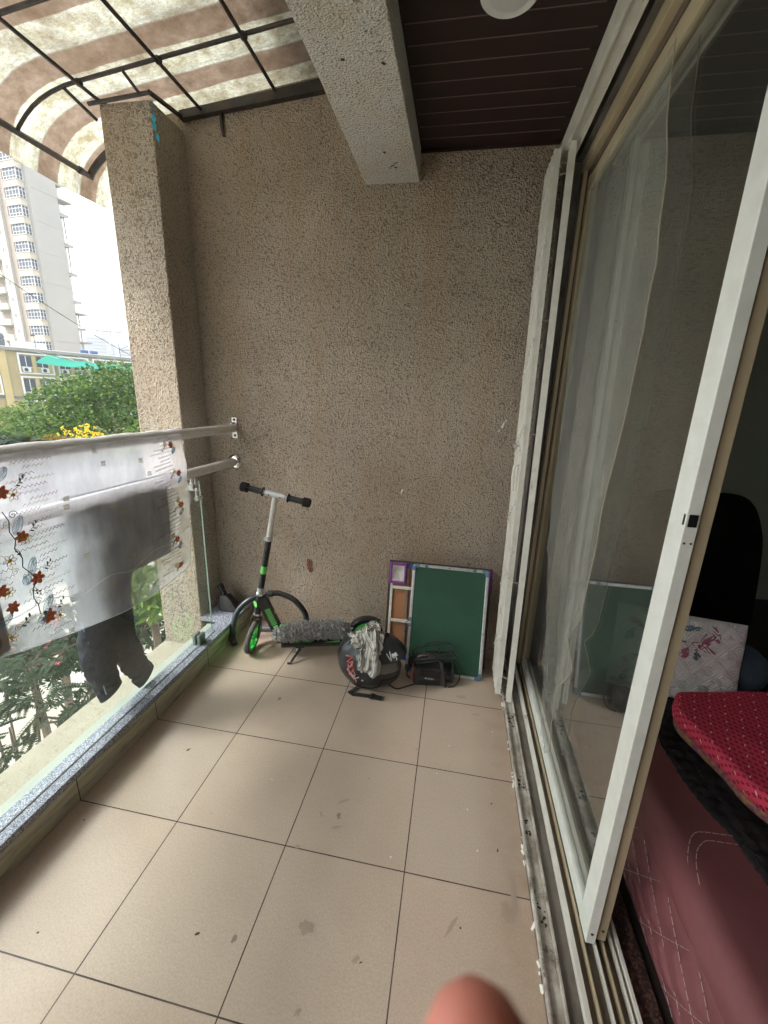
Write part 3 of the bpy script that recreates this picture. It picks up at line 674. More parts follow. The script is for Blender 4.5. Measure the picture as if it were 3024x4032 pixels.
# sloping arm from head tube to the folding joint
A0 = sx_(.345)+hb*.012; A1 = Vector((-.055,1.397,.115))
da = (A1-A0).normalized(); side = sd_; upv = da.cross(side).normalized()
MA = Matrix((da, side, upv)).transposed()
arm = MB().obox((A0+A1)/2, ((A1-A0).length+.02, .034, .062), m=MA).build('arm', M['black_paint'], sc, bevel=.006, smooth=False)
def onarm(s_, t_, off=.0175): return A0+da*s_ + upv*t_ + side*off
L_ = (A1-A0).length
st = MB()
for k in range(12): st.obox(onarm(.07+.0088*k, -.004), (.0036,.0012,.030), m=MA)
st.build('stripe_sticker', M['green_st'], arm, smooth=False)
MB().obox(onarm(.195, -.004), (.040,.0013,.026), m=MA).build('green_sticker', M['green_st'], arm, smooth=False)
MB().obox(onarm(.105, .0318*(1 if upv.z > 0 else -1), 0), (.022,.024,.0012), m=MA).build('yellow_sticker', M['yellow_st'], arm, smooth=False)
d_ = MB().lathe([(0,.0008),(.019,.0006),(.0195,0)], sx_(.312)+Vector((-.012,-.0165,0)), (-.55,-.83,0), 24).build('round_sticker', M['green_st'], sc)
# joint block
jm = Matrix((hb, sd_, Z)).transposed()
MB().prism([(0,0),(.1,0),(.085,.05),(.05,.068),(.0,.055),(-.02,.02)], 1, 0, .001).v
jb = MB(); poly = [(-.025,-.005),(.075,-.012),(.075,.030),(.045,.062),(.012,.068),(-.035,.030)]
P0_ = Vector((-.045,1.400,.082)); vs = []
for s_ in (-.024,.024):
    for (a, z) in poly: vs.append(P0_+hb*a+sd_*s_+Z*z)
n = len(poly); jb.add(vs, [tuple(range(n)), tuple(range(2*n-1,n-1,-1))]+[(i,i+n,(i+1)%n+n,(i+1)%n) for i in range(n)])
jb.build('folding_joint', M['black_paint'], sc, bevel=.003, smooth=False)
MB().lathe([(0,.004),(.005,.003),(.006,0)], P0_+hb*.012+sd_*.0242+Z*.012, sd_, 12).build('bolt', M['chrome'], sc)
MB().obox(P0_+hb*(-.008)+sd_*.028+Z*.058, (.012,.005,.062), m=Matrix.Rotation(R_(22),3,'Y') @ jm).build('latch_lever', M['alu'], sc, bevel=.001, smooth=False)
kn = MB()
for (a, z) in ((.004,.098),(.024,.074)): kn.lathe([(0,-.012),(.011,-.011),(.0135,-.004),(.0135,.004),(.011,.011),(0,.012)], P0_+hb*a+sd_*.012+Z*z, sd_, 18)
kn.build('knob', M['green_pl'], sc)
# deck
deck = MB().obox(Vector((-.045,1.40,.084))+hb*.185, (.37,.132,.020), m=jm).build('deck', M['black_paint'], sc, bevel=.005, smooth=False)
def ondeck(a, s_, z=.0949): return Vector((-.045,1.40,z))+hb*a+sd_*s_
def dq(pts, m_, nm):
    n = len(pts); vs = [ondeck(a, s_) for a, s_ in pts]+[ondeck(a, s_, .0957) for a, s_ in pts]
    MB().add(vs, [tuple(range(n)), tuple(range(2*n-1,n-1,-1))]+[(i,i+n,(i+1)%n+n,(i+1)%n) for i in range(n)]).build(nm, M[m_], deck, smooth=False)
dq([(.015,-.060),(.355,-.060),(.355,.060),(.015,.060)], 'black_rubber', 'grip_tape')
def dq2(pts, m_, nm):
    n = len(pts); vs = [ondeck(a, s_, .0958) for a, s_ in pts]+[ondeck(a, s_, .0963) for a, s_ in pts]
    MB().add(vs, [tuple(range(n)), tuple(range(2*n-1,n-1,-1))]+[(i,i+n,(i+1)%n+n,(i+1)%n) for i in range(n)]).build(nm, M[m_], deck, smooth=False)
dq2([(.13,.052),(.165,.052),(.23,-.01),(.17,-.01)], 'green_st', 'deck_stripe')
dq2([(.235,.060),(.33,.060),(.33,.040)], 'green_st', 'deck_stripe')
cs = MB()
for k in range(16): cs.obox(ondeck(.075+k*.007, .054-.001*k, .0962), (.0028,.016,.0008), m=jm)
cs.build('stripe_print', M['green_st'], deck, smooth=False)
# rear wheel and mudguard
W2 = Vector((-.045,1.40,.101))+hb*.485
wheel(W2, sd_, .1, M['black_rubber'], 'rear_wheel')
fb = MB()
def fen(u, v):
    a = R_(172-125*u); rr = .117+.012*max(0, u-.8)*5*.4; s_ = (v-.5)*.052
    c_ = -.006*((v-.5)*2)**2
    return W2+hb*(math.cos(a)*(rr+c_))+Z*(math.sin(a)*(rr+c_))+sd_*s_
fb.sheet(fen, 24, 6, .004, (0,0,-1))
fe = fb.build('mudguard', M['black_plastic'], sc)
p = [Vector(fen(.86,.85)), Vector(fen(.99,.85)), Vector(fen(.93,.25))]
MB().add([q+Z*.0015 for q in p]+[q+Z*.0005 for q in p], [(0,1,2),(5,4,3),(0,3,4,1),(1,4,5,2),(2,5,3,0)]).build('warning_sticker', M['green_st'], fe, smooth=False)
bk = MB()
for s_ in (-.03,.03): bk.obox(W2+hb*(-.055)+sd_*s_+Z*(-.01), (.13,.005,.022), m=jm)
bk.build('wheel_bracket', M['black_paint'], sc, smooth=False, bevel=.001)
ks = MB(); K0 = ondeck(.105,.058,.074); K1 = Vector((.041,1.311,.004))
ks.tube([K0+Z*.002, K0-Z*.012+sd_*.004, K1+Z*.012+Vector((.003,.004,0)), K1, K1+Vector((-.018,-.004,0))], [.009,.009,.0065,.0065,.007], 8)
ks.obox(K0+Z*.002, (.05,.02,.01), m=jm)
ks.tube([K0+hb*.014, (K0+K1)/2+Z*.012], .0035, 8)
ks.build('kickstand', M['black_paint'], sc, smooth=True)
sp = MB(); 
for k in range(22):
    t = k/22; q = (K0-hb*.012)*(1-t)+((K0+K1)/2+Z*.004)*t; a = k*1.9
    sp.obox(q+Vector((math.cos(a)*.001,math.sin(a)*.001,0)), (.006,.006,.0012))
sp.build('spring', M['steel'], sc, smooth=False)

# grey microfibre duster lying on the deck
random.seed(11)
dm = mat('grey_microfibre', (.46,.45,.445), .95, var=(70, (.22,.215,.21), .2), sheen=.3)
b = MB(); axis = []
for k in range(13):
    t = k/12; p = ondeck(-.02+.395*t, .028-.02*t, .0962+.048+.010*math.sin(t*3)); axis.append(p)
b.tube(axis, [.024]+[.040]*11+[.024], 12)
for k in range(2600):
    t = random.random(); q = axis[min(int(t*12),11)].lerp(axis[min(int(t*12)+1,12)], t*12-int(t*12))
    a = random.uniform(0, 2*PI); rr = .040*(1-.5*max(0, abs(t-.5)*2-.85)/.15)
    o = sd_*math.cos(a)+Z*math.sin(a)
    if t < .02: o = (o-hb*.8).normalized()
    if t > .98: o = (o+hb*.8).normalized()
    p0 = q+o*rr*.8; tw = Vector((random.uniform(-1,1),random.uniform(-1,1),random.uniform(-1,.6)))
    d1 = (o+tw*.7).normalized(); d2 = (o*.5+tw).normalized(); L = random.uniform(.009,.019)
    p1 = p0+d1*L; p2 = p1+d2*L*.8
    if p2.z < .0975: p2.z = .0975
    if p1.z < .0975: p1.z = .0975
    b.tube([p0,p1,p2], [.0036,.0040,.0022], 4)
tag(b.build('duster_head', dm, smooth=True), 'shaggy grey microfibre duster lying on the scooter deck', 'duster')

# vacuum tube and hose against the wall
vh = thing('vacuum_hose', 'curved grey and ribbed black vacuum cleaner hose behind the scooter', 'hose', (-.15,1.57,0))
def smooth_path(P, n=10):
    P = [Vector(p) for p in P]; out = []
    for i in range(len(P)-1):
        a = P[max(i-1,0)]; b_ = P[i]; c_ = P[i+1]; d = P[min(i+2,len(P)-1)]
        for k in range(n):
            t = k/n
            out.append(.5*((2*b_)+(-a+c_)*t+(2*a-5*b_+4*c_-d)*t*t+(-a+3*b_-3*c_+d)*t**3))
    out.append(P[-1]); return out
gp_ = smooth_path([(-.372,1.428,.045),(-.372,1.445,.12),(-.352,1.472,.195),(-.300,1.51,.25),(-.235,1.55,.272),(-.19,1.568,.277)])
MB().tube(gp_, .0165, 16).build('bent_pipe', mat('grey_pipe', (.045,.05,.06), .28, .3), vh)
hp = smooth_path([(-.185,1.57,.277),(-.135,1.585,.277),(-.05,1.60,.236),(.008,1.612,.158),(.022,1.615,.09),(.015,1.615,.03),(-.03,1.613,.021),(-.10,1.608,.020)], 14)
rr = [(.0175 if i % 2 else .0155) for i in range(len(hp)*2-1)]
hp2 = []
for i in range(len(hp)-1): hp2 += [hp[i], (hp[i]+hp[i+1])/2]
hp2.append(hp[-1])
MB().tube(hp2, rr, 14).build('ribbed_hose', M['black_rubber'], vh)
MB().tube([gp_[-1]-Vector((.012,.003,0)), gp_[-1]+Vector((.014,.003,0))], .0205, 16).build('hose_cuff', M['black_plastic'], vh)
MB().tube([(-.10,1.606,.0205),(-.28,1.585,.0205)], .0175, 14).build('straight_pipe', mat('pipe_grey', (.20,.21,.23), .3, .4), vh)
ft = MB().obox((-.368,1.412,.034), (.085,.030,.034), m=Euler((R_(10),R_(14),R_(-38))).to_matrix())
f_ = ft.build('pipe_head', M['black_plastic'], vh, smooth=False, bevel=.004)
MB().obox((-.3685,1.4085,.0325), (.066,.028,.020), m=Euler((R_(10),R_(14),R_(-38))).to_matrix()).build('red_trim', mat('dull_red', (.14,.02,.015), .4), f_, smooth=False, bevel=.002)

# fan-shaped nozzle standing on the kerb
nz = MB()
def sec(cx, cz, w_, d, yy): return [(cx-w_, yy-d, cz), (cx-w_*.6, yy-d*1.2, cz), (cx+w_*.6, yy-d*1.2, cz), (cx+w_, yy-d, cz), (cx+w_, yy+d, cz), (cx+w_*.6, yy+d*1.2, cz), (cx-w_*.6, yy+d*1.2, cz), (cx-w_, yy+d, cz)]
vs = []; secs = [(-.475,.1255,.058,.028),(-.478,.150,.060,.028),(-.492,.195,.045,.024),(-.505,.228,.026,.019)]
for s_ in secs: vs += sec(*s_, 1.585)
fs = [tuple(range(7,-1,-1)), tuple(8*3+k for k in range(8))]+[(i*8+k, i*8+(k+1)%8, (i+1)*8+(k+1)%8, (i+1)*8+k) for i in range(3) for k in range(8)]
nzt = thing('floor_nozzle', 'black fan-shaped vacuum nozzle standing on the kerb in the corner', 'nozzle', (-.475,1.585,.126))
nz.add(vs, fs).build('nozzle_body', M['black_plastic'], nzt, bevel=.004)
MB().tube([(-.505,1.585,.222),(-.520,1.585,.262)], [.017,.014], 18).tube([(-.520,1.585,.262),(-.531,1.585,.290)], [.0175,.0175], 18).build('neck', M['black_gloss'], nzt)

# ================================================================== HELMET
HC = Vector((.497,1.262,.0)); HA = R_(-8)
hf = Vector((math.cos(HA), math.sin(HA), 0)); hl = Vector((-math.sin(HA), math.cos(HA), 0))   # forward, left
he = thing('motorcycle_helmet', 'matt black full-face motorcycle helmet lying on the floor tiles', 'helmet', HC)
def hp_(az, t, k=1.0):
    """az azimuth from forward, t 0(bottom)..1(top)"""
    el = -R_(62)+t*(PI/2+R_(62))
    ce, se = math.cos(el), math.sin(el)
    a = .158; bb = .122; c_ = .146
    fr = max(0, math.cos(az))
    chin = .030*fr**2.5*math.exp(-((t-.24)/.15)**2) + .006*fr*math.exp(-((t-.70)/.15)**2)
    back = .008*max(0,-math.cos(az))*math.exp(-((t-.5)/.3)**2)
    ce2 = max(ce, 0)**.82
    x = (a*k+chin+back)*ce2*math.cos(az) - .012*(1-t); y = (bb*k)*ce2*math.sin(az); z = .143+c_*k*se
    if z < .006: z = .006+.0*(z)
    return HC+hf*x+hl*y+Z*z
b = MB(); b.grid(lambda u, v: hp_(2*PI*u, v), 96, 48, closeu=True)
sh = b.build('shell', M['matte_black'], he)
def band(name, f, nu, nv, th, m_, par): 
    cen = HC+Z*.14
    g = MB(); g.grid(f, nu, nv); return g.build(name, m_, par)
vis = glassm('smoked_visor', (.45,.45,.45), .42, (.36,.34,.32), .03, 1.5, 2.4)
# dark eye opening and clear visor
def op(u, v, k):
    az = R_(-74+148*u); e = abs(u-.5)*2
    t0 = .375+.045*e**3; t1 = .60-.075*e**2
    return hp_(az, t0+(t1-t0)*v, k)
band('eye_opening', lambda u, v: op(u, v, 1.012), 40, 8, 0, M['black_gloss'], he)
band('visor', lambda u, v: op(u, v, 1.045), 40, 10, 0, vis, he)
vt = MB(); 
for k in range(2):
    vt.tube([Vector(op(i/40, k, 1.045)) for i in range(41)], .0022, 6)
vt.tube([Vector(op(0, j/8, 1.045)) for j in range(9)], .0022, 6); vt.tube([Vector(op(1, j/8, 1.045)) for j in range(9)], .0022, 6)
vt.build('visor_rim', M['black_plastic'], he)
# outer peak, swung up over the forehead
def pk(u, v):
    az = R_(-66+132*u); e = abs(u-.5)*2
    t = .575-.04*e*e+(.25-.07*e)*v
    q = hp_(az, t, 1.05); out_ = (q-(HC+Z*.14)).normalized()
    return q+out_*.005+hf*(.040*(1-v)**.45*(1-e**5))+Z*(.004*(1-v)*(1-e))
MB().sheet(pk, 36, 10, .003, (0,0,.8)).build('peak', M['matte_black'], he)
# visor pivot, side plate, screws
def onsh(az, t, k=1.05): return Vector(hp_(R_(az), t, k))
pd = onsh(-84,.53,1.03); nrm = (pd-(HC+Z*.14)).normalized()
MB().lathe([(0,.010),(.012,.009),(.017,.006),(.019,0),(0,0)], pd, nrm, 24).build('visor_pivot', M['black_plastic'], he)
pv = MB()
for k in range(3):
    a = k*2*PI/3; u_ = nrm.orthogonal().normalized(); w_ = nrm.cross(u_)
    pv.lathe([(0,.0015),(.0045,.001),(.005,0)], pd+nrm*.0095+(u_*math.cos(a)+w_*math.sin(a))*.007, nrm, 10)
pv.build('pivot_hole', M['black_gloss'], he)
def sideplate(u, v):
    az = -102+36*u; t = .44+.14*v+.05*u*(v-.3)
    return hp_(R_(az), t, 1.028)
MB().sheet(sideplate, 10, 8, .002, tuple(nrm)).build('side_plate', M['matte_black'], he)
for az, t in ((-86,.42),(-84,.28)):
    q = onsh(az, t, 1.012); MB().lathe([(0,.003),(.005,.0025),(.006,0)], q, (q-(HC+Z*.14)), 14).build('screw', M['grey_st'], he)
MB().tube([hp_(2*PI*i/60, .02, 1.01)+Z*.002 for i in range(61)], .006, 8).build('bottom_trim', M['black_rubber'], he)
# chin vent
def cv(u, v): return hp_(R_(-50+36*u), .14+.16*v, 1.012)
MB().sheet(cv, 8, 4, .003, (.5,-.8,0)).build('chin_vent', M['black_gloss'], he)
# top vent
def tv(u, v): return hp_(R_(-150+16*u), .68+.10*v, 1.006)
MB().sheet(tv, 8, 4, .004, (-.4,-.4,.8)).build('top_vent', M['matte_black'], he)
# jagged red lettering on the back side panel
def strokes(name, segs, mp, r, m_, par, n=5):
    g = MB()
    for s_ in segs: g.tube([mp(*p) for p in s_], r, n, flat=.5)
    return g.build(name, m_, par, smooth=False)
def logo(u, v, k=1.012):     # u along the sticker (top to bottom), v across
    return Vector(hp_(R_(-123+13*u+17*v), .56-.36*u+.02*v, k))
segs = [[(0,0),(0,.9),(.22,.15),(.20,.95)],[(.22,.95),(.45,.2),(.30,.95)],[(.28,.3),(.62,.25)],[(.40,.95),(.62,.45),(.46,.95)],[(.48,.05),(.70,.65),(.66,.95),(.52,.9)],[(.62,.25),(.86,.65),(.74,1.35)],[(.66,.2),(.72,.8),(1.0,.75)]]
strokes('letter_outline', segs, lambda u, v: logo(u, v, 1.010), .0060, M['white_st'], he)
strokes('red_lettering', segs, lambda u, v: logo(u, v, 1.020), .0048, M['red_st'], he)
# white script on the peak
def script(u, v):
    U = .10+.17*u*.9; V = .02+.75*v
    q = Vector(pk(min(max(.14+.17*u,0),1), min(max(.15+.5*v,0),1))); return q+(q-(HC+Z*.14)).normalized()*.0055
sg_ = [[(0,.9),(.05,.3),(.12,0),(.22,.5),(.34,1.0)],[(.36,.35),(.46,.5),(.44,.68),(.36,.6),(.36,.3),(.48,.2)],[(.62,.6),(.54,.6),(.52,.35),(.62,.3),(.64,.65),(.62,0),(.54,-.1)],[(.78,.62),(.70,.55),(.70,.3),(.80,.35),(.81,.65),(.82,.3),(.90,.32)]]
strokes('script_lettering', sg_, script, .0022, M['white_st'], he)
# chin strap on the floor, with its buckle
sp_ = [Vector(p) for p in ((.455,1.19,.012),(.418,1.152,.004),(.440,1.147,.0032),(.49,1.150,.0035),(.52,1.149,.005),(.545,1.147,.006))]
MB().tube(sp_, .0115, 8, flat=.14, up=(0,0,1)).build('chin_strap', mat('webbing', (.014,.014,.015), .8, bmp=(200,.5,.001)), he)
bm_ = Matrix.Rotation(R_(-6), 3, 'Z')
bb_ = MB().obox((.541,1.147,.0085), (.024,.032,.011), m=bm_).obox((.572,1.1435,.008), (.036,.024,.010), m=bm_)
for k in range(4): bb_.obox((.583+k*.006,1.142,.0135), (.003,.026,.003), m=bm_)
bb_.build('buckle', M['black_plastic'], he, smooth=False, bevel=.002)

# striped cloth hung over the helmet
def stripe_cloth():
    m, nt, out = newmat('striped_cotton'); uv = nd(nt, 'ShaderNodeUVMap'); co = coords(nt, kind='World')
    sx = nd(nt, 'ShaderNodeSeparateXYZ', Vector=uv.outputs[0])
    f = mth(nt, 'FRACT', mth(nt, 'MULTIPLY', sx.outputs[0], 5.0))
    s1 = ramp(nt, f, [(.0, (0,0,0)), (.30, (0,0,0)), (.34, (1,1,1)), (.42, (1,1,1)), (.46, (0,0,0)), (.66, (0,0,0)), (.70, (.8,.8,.8)), (.9, (.8,.8,.8)), (.94, (0,0,0))])
    c = mixc(nt, s1, (.50,.49,.45), (.11,.14,.14))
    c = mixc(nt, ramp(nt, noi(nt, co, 30, 4), [(.4, (0,0,0)), (.7, (.5,.5,.5))]), c, (.33,.31,.28))
    b = nd(nt, 'ShaderNodeBsdfPrincipled', Base__Color=c, Roughness=.9, Normal=bump(nt, noi(nt, co, 120, 4), .5, .002))
    b.inputs['Specular IOR Level'].default_value = .15
    nt.links.new(b.outputs[0], out.inputs[0]); return m
def cloth_strip(name, path, widths, m_, folds=3, amp=.007, th=.0015, outc=(0,0,0), nu=26, nv=60, seed=0, parent=None):
    P = smooth_path(path, 10); n = len(P)-1; C_ = Vector(outc)
    def f(u, v):
        t = v*n; i = min(int(t), n-1); k = t-i; p = P[i].lerp(P[i+1], k)
        tg = (P[min(i+1,n)]-P[max(i-1,0)]).normalized(); nm = (p-C_).normalized(); sdv = tg.cross(nm).normalized(); nm = sdv.cross(tg).normalized()
        W = widths[0]; tt = v*(len(widths)-1); j = min(int(tt), len(widths)-2); W = widths[j]*(1-(tt-j))+widths[j+1]*(tt-j)
        e = (u-.5)*2
        off = amp*(math.sin(e*folds*PI+seed+v*2.5)+.5*math.sin(e*folds*2.3*PI+seed*2+v*5)) + .020*noise.noise(Vector((u*3+seed, v*5, seed))) + .010*noise.noise(Vector((u*7+seed, v*11, seed+3)))
        lat = W*e*.5 + .016*noise.noise(Vector((u*3, v*5, seed+9)))
        return p+sdv*lat+nm*(off+amp*.9-.010*e*e)
    g = MB(); g.grid(f, nu, nv); ob = g.build(name, m_, parent)
    uvl = ob.data.uv_layers.new(name='UVMap'); w_ = nu+1
    for lp in ob.data.loops:
        i = lp.vertex_index; uvl.data[lp.index].uv = ((i % w_)/nu, (i//w_)/nv)
    md = ob.modifiers.new('thick', 'SOLIDIFY'); md.thickness = th; md.offset = 1
    return ob
hc_ = tuple(HC+Z*.13)
scm = stripe_cloth()
rag = thing('striped_cloth', 'crumpled grey and white striped cloth hung over the black helmet', 'cloth', (.52,1.2,.29))
def ov(az, t, k): return tuple(hp_(R_(az), t, k))
cloth_strip('cloth_fall', [ov(60,.90,1.10), ov(-10,.97,1.12), ov(-60,.90,1.12), ov(-66,.76,1.13), ov(-70,.64,1.13), ov(-72,.54,1.14), ov(-76,.44,1.15)], [.08,.10,.115,.10,.115,.105,.10], scm, 1.3, .011, seed=1, outc=hc_, parent=rag)
cloth_strip('cloth_fold', [ov(20,.93,1.16), ov(-40,.98,1.18), ov(-70,.86,1.17), ov(-58,.74,1.18), ov(-60,.66,1.16)], [.07,.065,.065,.06,.055], scm, 1.0, .011, seed=4, outc=hc_, parent=rag)
cloth_strip('cloth_corner', [ov(-40,.99,1.10), ov(-115,.93,1.08), ov(-125,.84,1.06), ov(-128,.75,1.05)], [.06,.085,.11,.125], scm, 1.1, .009, seed=7, outc=hc_, parent=rag)
cloth_strip('cloth_tail', [ov(-82,.72,1.12), ov(-92,.62,1.06), ov(-98,.57,1.05)], [.04,.035,.03], scm, 1.5, .004, seed=8, outc=hc_, parent=rag, nv=20)
cloth_strip('cloth_knot', [ov(-50,.95,1.22), ov(-10,.99,1.26), ov(40,.93,1.20)], [.05,.06,.05], scm, 2, .01, seed=12, outc=hc_, parent=rag, nv=24)

# ================================================================== HANDHELD VACUUM
va = thing('handheld_vacuum', 'black corded handheld vacuum cleaner beside the green board', 'vacuum cleaner', (.81,1.33,0))
vm = Matrix.Rotation(R_(8), 3, 'Z')
vx = vm @ Vector((1,0,0)); vy = vm @ Vector((0,1,0)); VO = Vector((.805,1.345,0))
def vp_(x, y, z): return VO+vx*x+vy*y+Z*z
def vpoly(poly, y0, y1):
    n = len(poly); vs = [vp_(a, y0, z) for a, z in poly]+[vp_(a, y1, z) for a, z in poly]
    return MB().add(vs, [tuple(range(n)), tuple(range(2*n-1,n-1,-1))]+[(i,i+n,(i+1)%n+n,(i+1)%n) for i in range(n)])
vpoly([(-.085,.012),(-.07,.003),(.085,.003),(.088,.03),(.086,.100),(.03,.105),(-.05,.110),(-.084,.100)], -.055, .045).build('vacuum_body', M['black_plastic'], va, bevel=.010, smooth=False)
vpoly([(-.055,.062),(.055,.050),(.060,.092),(-.05,.102)], -.0585, -.054).build('gloss_panel', M['black_gloss'], va, bevel=.002, smooth=False)
hd = MB(); hd.tube(smooth_path([vp_(-.075,-.02,.085), vp_(-.078,-.02,.135), vp_(-.045,-.022,.163), vp_(.02,-.026,.172), vp_(.045,-.032,.155), vp_(.065,-.045,.10), vp_(.074,-.052,.05), vp_(.080,-.052,.008)], 6), .0125, 12, flat=.7)
hd.build('handle', M['black_plastic'], va)
MB().lathe([(0,0),(.046,0),(.048,.006),(.048,.028),(.052,.032),(.052,.044),(.040,.048),(0,.048)], vp_(.082,-.005,.060), vx, 30).build('dust_cup', M['black_gloss'], va)
MB().lathe([(.054,0),(.057,.002),(.057,.008),(.054,.010)], vp_(.116,-.005,.060), vx, 30).build('cup_ring', M['black_rubber'], va)
vpoly([(-.0875,.018),(-.082,.018),(-.084,.09),(-.089,.085)], -.045, .03).build('red_side', mat('deep_red', (.36,.02,.03), .35), va, smooth=False)
gr = MB()
for i in range(13):
    for j in range(4): gr.obox(vp_(-.052+i*.0085, -.0555, .036-j*.007+.0*i), (.0045,.002,.0035), m=vm)
gr.build('vent_grille', M['black_gloss'], va, smooth=False)
def text(s_, size, loc, mrot, m_, name, par, ext=.0004):
    cu = bpy.data.curves.new(name, 'FONT'); cu.body = s_; cu.size = size; cu.extrude = ext; cu.align_x = 'LEFT'
    o = bpy.data.objects.new(name, cu); dg = bpy.context.evaluated_depsgraph_get()
    COL.objects.link(o); bpy.context.view_layer.update(); dg = bpy.context.evaluated_depsgraph_get()
    me = bpy.data.meshes.new_from_object(o.evaluated_get(dg)); bpy.data.objects.remove(o)
    mw = mrot.to_4x4(); me.transform(mw)
    q = bpy.data.objects.new(name, me); COL.objects.link(q); q.location = loc; me.materials.clear(); me.materials.append(m_)
    adopt(q, par); return q
tm = vm @ Euler((R_(90),0,0)).to_matrix()
text('EUREKA', .0062, vp_(-.012,-.0568,.0535), tm, M['grey_st'], 'brand_text', va)
text('FORBES', .0098, vp_(-.012,-.0568,.0445), tm, M['white_st'], 'brand_text', va)
g = MB()
for a in (0, 90, 45, 135):
    g.obox(vp_(-.020,-.0566,.0515), (.012 if a % 90 == 0 else .006,.0012,.0024), m=vm @ Matrix.Rotation(R_(a), 3, 'Y'))
g.build('star_logo', M['white_st'], va, smooth=False)
random.seed(21)
g = MB()
def coil(cx, cy, cz, rx, ry, tilt, a0, a1, r=.0032):
    P = []
    for k in range(41):
        a = a0+(a1-a0)*k/40
        P.append(vp_(cx+rx*math.cos(a), cy+ry*math.sin(a), max(.006, cz+math.sin(a+tilt)*.022+.004*math.sin(3*a))))
    g.tube(P, r, 7)
coil(.045,-.00,.188,.080,.045,.3,0,2*PI); coil(.035,.01,.176,.092,.04,1.0,0,2*PI); coil(.03,-.01,.160,.105,.05,2.2,.5,5.9); coil(-.02,0,.170,.07,.035,.6,0,2*PI); coil(.06,.0,.152,.085,.06,3.5,0,2*PI); coil(.0,-.01,.150,.10,.05,1.6,1,6.9)
g.tube(smooth_path([vp_(.125,-.02,.15), vp_(.150,-.03,.10), vp_(.158,-.04,.05), vp_(.135,-.05,.012), vp_(.10,-.058,.006)], 8), .003, 7)
g.tube(smooth_path([vp_(-.085,-.02,.13), vp_(-.108,-.03,.09), vp_(-.118,-.03,.05), vp_(-.10,-.02,.02)], 8), .003, 7)
g.tube(smooth_path([vp_(-.02,-.05,.20), vp_(.01,-.058,.185), vp_(.04,-.06,.165), vp_(.07,-.05,.14)], 6), .005, 7)
g.tube(smooth_path([vp_(-.07,-.05,.01), vp_(-.12,-.07,.006), vp_(-.17,-.09,.005), (.60,1.262,.005), (.585,1.30,.005)], 8), .0036, 7)
g.build('power_cord', M['black_rubber'], va)

# ================================================================== BOARDS
def leanframe(x0, x1, yb, yt, L, dz=0):
    """returns map(a across, h up the board, d out of its face) for a board leaning on the wall"""
    an = math.asin((yt-yb)/L); up = Vector((0, math.sin(an), math.cos(an))); nf = Vector((0, -math.cos(an), math.sin(an)))
    def f(a, h, d=0): return Vector((x0, yb, dz))+Vector((1,0,0))*a+up*h+nf*d
    return f, Matrix((Vector((1,0,0)), up, nf)).transposed()
def lbox(mp, mm, a0, a1, h0, h1, d0, d1, g=None):
    g = g or MB(); return g.obox(mp((a0+a1)/2, (h0+h1)/2, (d0+d1)/2), (a1-a0, h1-h0, d1-d0), m=mm)
bd = thing('green_board', 'green chalkboard with aluminium frame leaning in front of the folded table', 'chalkboard', (.88,1.40,0))
mp, mm = leanframe(.672, 1.084, 1.398, 1.560, .592)
Wd, Hd = .412, .592
rot = Matrix.Rotation(R_(.4), 3, 'Y')
lbox(mp, mm, .012, Wd-.012, .012, Hd-.012, -.008, .002).build('board_surface', mat('chalk_green', (.012,.060,.034), .75, var=(9, (.018,.080,.046), .25), bmp=(150,.4,.0012), dirt=(60, (.04,.11,.075), .60)), bd, smooth=False)
for (a0,a1,h0,h1) in ((0,.016,.03,Hd-.03),(Wd-.016,Wd,.03,Hd-.03),(.03,Wd-.03,0,.016),(.03,Wd-.03,Hd-.016,Hd)):
    g = lbox(mp, mm, a0, a1, h0, h1, -.010, .006)
    g.build('frame_side', M['alu'], bd, smooth=False, bevel=.003)
cm = mat('corner_blue_grey', (.10,.17,.24), .4)
for (a, h) in ((.017,.017),(Wd-.017,.017),(.017,Hd-.017),(Wd-.017,Hd-.017)):
    s_ = 1 if a > .2 else -1; t_ = 1 if h > .3 else -1
    g = MB(); pl_ = [(-.019*s_,-.0*t_),(-.019*s_,.018*t_),(.006*s_,.018*t_),(.014*s_,.014*t_),(.018*s_,.006*t_),(.018*s_,-.019*t_),(.0*s_,-.019*t_),(-.002*s_,-.002*t_)]
    n = 8; vs = [mp(a+p, h+q, -.011) for p, q in pl_]+[mp(a+p, h+q, .0085) for p, q in pl_]
    g.add(vs, [(0,1,2,3,4,5,6,7),(15,14,13,12,11,10,9,8)]+[(i,i+8,(i+1)%8+8,(i+1)%8) for i in range(8)])
    c_ = g.build('corner_cap', cm, bd, smooth=False, bevel=.0015)
    MB().lathe([(0,.002),(.003,.0015),(.0035,0)], mp(a+.008*s_, h+.008*t_, .0085), mm @ Vector((0,0,1)), 10).build('rivet', M['chrome'], c_)
for (a, h, w_, h_) in ((.065,Hd-.006,.018,.020),(.325,Hd-.008,.018,.022),(.0,.288,.018,.018),(.0,.255,.018,.018)):
    lbox(mp, mm, a-.0 if h > .5 else a-.002, a+w_, h-h_/2, h+h_/2, -.006, .0095).build('hanging_clip', cm, bd, smooth=False, bevel=.002)
for (a, h) in ((.2,Hd-.008),(Wd-.008,.25)): MB().lathe([(0,.0015),(.003,.001),(.0035,0)], mp(a, h, .006), mm @ Vector((0,0,1)), 10).build('screw', M['black_iron'], bd)
MB().tube(smooth_path([mp(.002,.28,.012), mp(-.012,.27,.013), mp(-.016,.25,.013), mp(-.004,.24,.014), mp(-.006,.22,.013), mp(-.018,.215,.013), mp(-.016,.235,.013), mp(-.003,.262,.013)], 6), .0016, 6).build('hanging_wire', M['black_iron'], bd)

